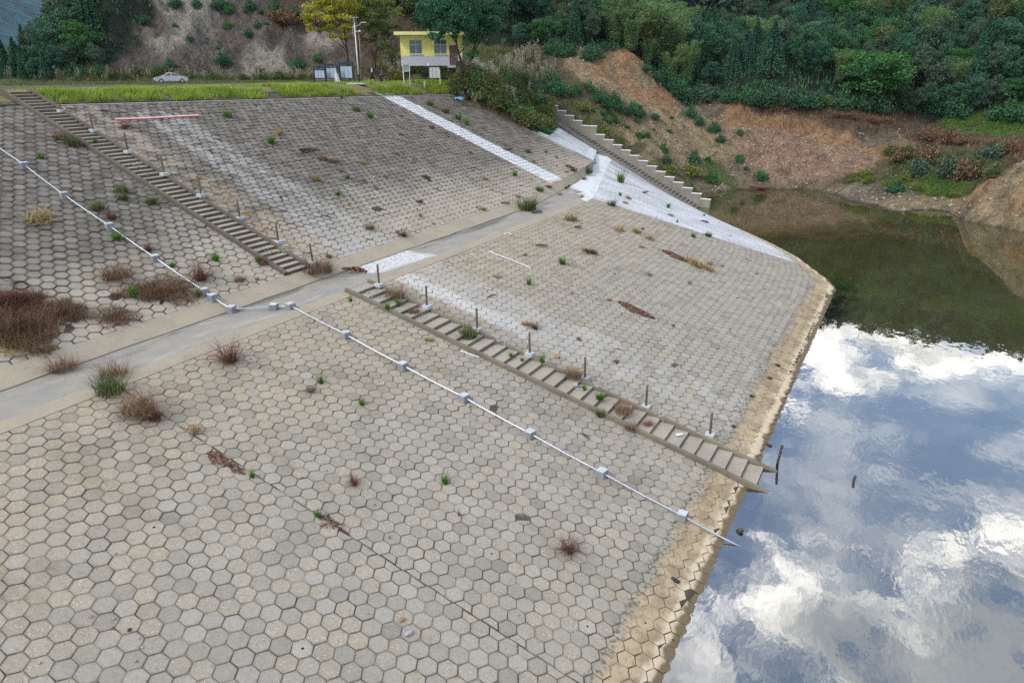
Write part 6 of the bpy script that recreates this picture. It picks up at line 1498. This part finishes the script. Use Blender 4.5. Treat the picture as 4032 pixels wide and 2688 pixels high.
W_=[('g',900,462,44,'fresh green tuft high on the upper slope right of the red strip'),('g',1070,566,42,'yellowish green tuft in the middle of the dark upper slope'),('r',485,504,44,'small reddish weed just below the left end of the red strip'),('o',596,800,44,'olive tuft beside the dark stairs, level with the sixth post'),('g',163,625,30,'small green tuft left of the upper pipe blocks'),
('o',480,755,50,'dry olive tuft left of the dark stairs, uppermost of a close pair'),('o',484,785,42,'olive tuft left of the dark stairs, lower of a close pair'),('o',382,826,56,'olive tuft close to the second pipe block'),('y',160,870,100,'wide straw coloured weed near the left edge on the upper slope'),('rs',440,862,70,'thin reddish weed right of the pipe below the second block'),
('g',464,945,46,'olive green tuft right under the third pipe block'),('rs',583,985,56,'thin pinkish weed right of the pipe between third and fourth blocks'),('g',848,1026,44,'green tuft on the hexagons left of the lower dark stairs'),('g',680,1050,32,'small green tuft right of the fourth pipe block'),('b',455,1092,115,'brown and green bushy weed left of the big brown patch by the pipe'),
('g2',527,1165,50,'bright green tuft at the left foot of the brown patch by the pipe'),('g2',783,1165,34,'green tuft at the right end of the brown patch by the pipe'),('rs',790,1100,130,'hazy reddish weed crossing the pipe above the close pair of blocks'),('d',1012,1100,38,'small dark tuft on the hexagons just left of the stair foot'),('b',945,1105,50,'brown weed near the berm left of the stair foot'),
('b',1250,1070,130,'brown spreading weed at the foot of the dark stairs'),('g2',1297,1070,48,'green leafy weed at the right of the stair foot'),('r',1030,1032,60,'reddish weed against the left beam of the dark stairs'),('g',1018,1030,34,'green tuft against the left beam of the dark stairs'),('b',240,545,60,'brown weed growing between treads high on the dark stairs'),
('o',290,572,60,'olive weed over the left beam high on the dark stairs'),('g',376,560,22,'small green tuft on a tread of the dark stairs'),('m',1400,1066,110,'reddish brown mat on the berm right of the stair foot'),('b',680,1150,20,None),
('o',1404,437,34,'green tuft high on the upper slope, left of a close pair'),('g',1458,464,36,'green tuft high on the upper slope, right of a close pair'),('g',1346,388,20,'tiny green tuft at the crest edge left of the white strip'),('y',1093,528,44,'straw and grey dry weed high on the dark slope'),('o',1695,415,32,'small olive tuft right of the top of the white strip'),('y',1713,424,26,None),
('o',1753,443,36,'olive tuft right of the white strip, upper'),('g',1804,470,36,'yellow green tuft right of the white strip, middle'),('g',1838,492,34,'green tuft right of the white strip, lowest of three'),('m',1699,502,40,'red mat touching the left edge of the white strip'),('m',1208,594,80,'rusty red mat left of centre on the upper slope'),('b',1272,628,46,'brown weed right below the rusty red mat'),
('b',1313,640,48,'second brown weed right of the rusty red mat'),('m',1577,530,28,'small rusty weed left of the white strip'),('y',1433,645,32,'small yellow dry tuft in the middle of the upper slope'),('y',1559,605,26,None),('y',1240,708,54,'yellow dry tuft in the lower middle of the upper slope'),('g',1369,703,26,'small green tuft in the middle of the upper slope'),
('g',1332,768,28,'green tuft low in the middle of the upper slope'),('d',1519,700,44,'dark grey dead weed in the middle of the upper slope'),('r',1678,699,36,'pale reddish weed in the middle of the upper slope'),('d',1435,716,54,'pile of dark dead weed on a joint of the upper slope'),('d',1478,742,44,'grey dead weed just below the dark pile'),('d',1345,675,42,'flat dark weed left of the dark pile'),
('m',2003,589,38,'red weed right of the white strip on the upper slope'),('g',2027,692,30,'green tuft right at the lower end of the white strip'),('y',1910,705,30,'yellow green tuft left of the lower end of the white strip'),('r',1652,796,34,'small red weed low on the upper slope'),('m',1987,800,44,'orange red mat above the berm'),('y',1900,826,34,'yellow dry weed just above the berm beam'),
('d',1655,852,44,'brown dead weed above the berm beam'),('d',2043,778,44,'dark weed on the joint near the lower end of the white strip'),('rs',1589,930,60,'dark red spiky weed at the corner of the berm beam'),('b',1454,900,50,None),('d',1706,882,26,None),('o',1296,1013,26,'small olive tuft on the pale band near the berm'),
('o',2075,826,90,'long olive and red tuft on the berm below the white strip'),('m',2110,838,60,'red weed at the right end of the olive tuft on the berm'),('o',2126,752,36,'olive tuft above the berm near its far end'),('y',2290,776,22,'small yellow tuft on the edge of the whitewashed slope'),('o',2407,809,40,'flat olive tuft on the edge of the whitewashed slope'),
('y',2246,866,66,'straw tuft at the head of a slope joint below the berm'),('m',2271,895,46,'red green mat below the straw tuft'),('y',2435,908,48,'yellow grass tuft on the right part of the lower slope'),('y',2507,914,46,'yellow grass tuft right of its neighbour on the lower slope'),('m',2528,901,24,'small dark red weed between yellow tufts'),('y',2557,941,44,'dry yellow tuft along the joint'),
('y',2526,974,26,None),('y',2302,986,36,'orange straw weed left in the lower slope'),('r',2330,996,56,'pale reddish weed beside the orange straw weed'),('m',2129,967,56,'dark red mat on the upper left of the lower slope'),('m',2063,1005,32,'small orange red mat left of the plastic pipe'),('g',2214,1040,44,'green tuft with dark base in the lower slope'),
('g2',2083,1120,36,'bright green tuft beside the pale streak, lower slope'),('g',2730,934,26,'thin green tuft near the whitewashed edge'),('o',2788,930,30,'grey green tuft on the whitewashed edge'),('m',2665,1012,62,'long deep red mat on a joint of the lower slope',2.2),('y',2748,1046,66,'long yellow grass strip following the red mat',2.),('y',2792,1040,34,'yellow weed right of the long strip'),
('y',2802,1066,30,None),('d',2557,1084,40,'dark dead weed in the middle of the lower slope'),('d',2844,1050,32,'dark small weed right of the yellow strip'),('d',2716,1116,42,'brown dead weed near the middle right of the lower slope'),('d',2400,1184,46,'dark dead weed on the joint left of the long red mat'),('m',2505,1222,70,'long narrow dark red mat on the joint of the lower slope',2.4),
('s',2253,1160,22,'thin dead stalk in the middle of the lower slope'),('m',2650,1284,26,'small rusty mat low on the right slope'),('y',2072,1278,46,'straw weed above the post on the pale streak'),('rs',2105,1294,60,'pinkish dry weed right of the straw weed above the post'),('m',2281,1336,30,'small round red mat on the pale streak'),('m',2423,1426,40,'round red mat with yellow edge on the pale streak'),
('d',2940,1020,22,None),('d',2980,1080,24,None),('d',3010,1140,18,None),('s',2420,1080,18,None),
('g2',2444,718,52,'tall dark green grass plant on the upper whitewashed slope'),('m',2535,760,40,'brown mat on the whitewashed slope right of the tall plant'),('l',2442,770,26,'small leafy plant below the tall grass plant'),('l',2631,818,34,'leafy dark green plant in the middle of the whitewashed slope'),('l',2666,875,18,'small leafy plant low on the whitewashed slope'),
('m',2772,873,42,'brown mat low on the whitewashed slope'),('l',2772,850,16,'tiny leafy plant above the low brown mat'),('y',2641,850,26,'yellow weed below the leafy plant on the whitewash'),('y',2474,782,30,'dry weed right of the small leafy plant'),('y',2462,800,24,None),('o',2313,682,46,'olive brown weed at the far end of the berm'),
('m',2242,657,44,'dark red weed in the far corner of the upper slope'),('m',2228,676,24,'small red weed below the one in the far corner'),('o',2260,674,30,'olive weed right of the dark red one in the far corner'),('m',2297,706,34,'dark maroon weed on the whitewashed berm'),('r',2161,737,30,'red weed low beside the joint at the far end'),('r',2229,741,26,None),('d',2206,768,40,'dark weed on the berm edge at the far end'),
('o',2080,600,26,None),('d',2150,600,36,None),('d',2100,640,40,None),('d',2190,620,30,None),('d',2060,620,30,None),
('b',246,1452,105,'brown weed on the joint at the berm, left'),('b',449,1480,115,'dry stems fanning out at the berm edge'),('o',435,1545,105,'olive tuft at the top of the long joint below the berm'),('b',545,1620,150,'large dry brown weed over the long joint'),('rs',610,1650,120,'reddish dry weed right of the large one over the joint'),('y',762,1700,64,'straw coloured small weed right of the joint'),
('rs',903,1422,150,'spiky dark red weed alone on the lower slope below the berm'),('m',868,1808,70,'dark green and red mat on the long joint, upper',1.8),('m',935,1846,46,'pinkish mat following the dark one on the long joint',1.8),('g2',994,1878,34,'small green tuft on the long joint below the mats'),('y',200,1372,44,'orange dry weed right of the big brown patch'),
('g2',1264,1508,42,'green tuft in the upper middle of the lower slope'),('b',1224,1538,44,'brown mat beside the green tuft'),('g2',1425,1594,36,'green tuft between the brown mat and the pipe'),('s',1388,1895,56,'tall dead brown stalk in the middle foreground'),('rs',1395,1905,60,'dry reddish stems around the foot of the tall dead stalk'),('g2',1753,1902,46,'bright green tuft right of the tall dead stalk'),
('s',1807,2028,40,'thin dead stem right of the bright green tuft'),('g2',1255,2034,36,'green tuft at the head of the lower dark mat'),('m',1300,2060,80,'maroon mat on the long joint in the foreground',2.),('m',1345,2090,50,'pink end of the maroon mat on the long joint',1.6),('s',1535,2118,24,'small dead stalk in a drain hole'),('rs',2238,2170,110,'spiky red weed on the lower slope near the water'),
('g2',1381,1186,26,'small green tuft left of the top of the lower stairs'),('g2',1526,1216,38,'left of two bright green tufts on the lower stairs'),('g2',1568,1206,42,'right of two bright green tufts on the lower stairs'),('b',1555,1170,100,'reddish brown weed on the right beam near the stair top'),('b',1631,1230,56,'brown weed on a tread below the green tufts'),('o',1842,1328,80,'olive mossy weed on the treads near the third post'),
('y',1690,1340,42,'dry weed outside the left beam of the lower stairs'),('b',2258,1480,84,'fuzzy brown weed beside the fifth lower post'),('g2',2135,1424,38,'green tuft at the footing of the fourth lower post'),('g',2362,1572,50,'green weed with white flowers in the middle of the lower stairs'),('g2',2300,1536,32,'yellow green tuft on a stair tread near the fifth post'),('o',2365,1634,50,'olive tuft outside the left beam low on the stairs'),
('b',2456,1622,90,'brown weed spread over a low stair tread'),('b',2552,1672,46,'brown weed on the next low stair tread'),('b',2482,1686,56,'brown weed outside the left beam near the low treads'),('g',2012,1402,26,'small green weed on a tread under the fourth post'),('g',2056,1420,22,'second small weed on the treads under the fourth post'),('m',2828,2062,14,'patch of green algae at the water line near the pipe'),('m',2640,1500,14,None),
('o',3062,1440,20,None),('o',3030,1490,20,None),('o',2960,1560,20,None),('o',2890,1680,20,None)]
for w__ in W_:
    k,x,y,s_=w__[:4]; lb=w__[4] if len(w__)>4 else None; asp=w__[5] if len(w__)>5 else 1.
    if lb is None: weed(k,x,y,s_,'small dried weed in a joint of the paving','small weeds in the paving joints',asp)
    else: weed(k,x,y,s_,lb,None,asp)
for k in range(70):     # little dark weeds dotted over the far paving
    x=rng.uniform(1000,2200) if k<42 else rng.uniform(2150,3050); y=rng.uniform(430,860) if k<42 else rng.uniform(900,1250)
    if k<42 and not (y>430+(x-1000)*.05 and y<900-(x-1000)*.1): continue
    weed('d',x,y,rng.uniform(10,20),'tiny dark dead weed in a joint of the far paving','tiny dark weeds in the far paving')
# the big brown patches
def patch(cx,cy,rx,ry,n,h,leafm,label,seg=3,wd=.019):
    B=[]
    for _ in range(n):
        a=rng.uniform(0,6.28); q=rng.random()**.72*(1.05+.25*math.sin(3*a+cx)+.15*math.sin(7*a)); p=hit(cx+math.cos(a)*rx*q,cy+math.sin(a)*ry*q)
        if p is not None: B.append(tuple(p))
    B=np.array(B); c=B.mean(0); v,f,a=blades(len(B),0,h,wd,1.3,B-c,seg=seg); me=blade_mesh('dry_weed_patch',[(v,f,a)],L_[leafm]); o=mesh_obj('dry_weed_patch',me); o.location=c
    tag(o,label,'dry weeds')
patch(80,1290,165,92,4600,.6,'brown','largest patch of dark brown dry weeds at the left edge above the berm')
patch(265,1235,88,44,2000,.42,'brown','brown dry weed patch spreading right of the largest one')
patch(60,1190,110,30,2400,.55,'red','reddish brown weed strip along the top of the largest patch')
patch(640,1150,150,48,2800,.45,'brown','brown dry weed patch just left of the pipe above the berm')
patch(460,1250,80,40,900,.4,'brown','thin sparse brown weeds between the two big patches and the berm')
patch(60,1370,90,40,420,.4,'straw','straw coloured weeds in front of the largest brown patch')
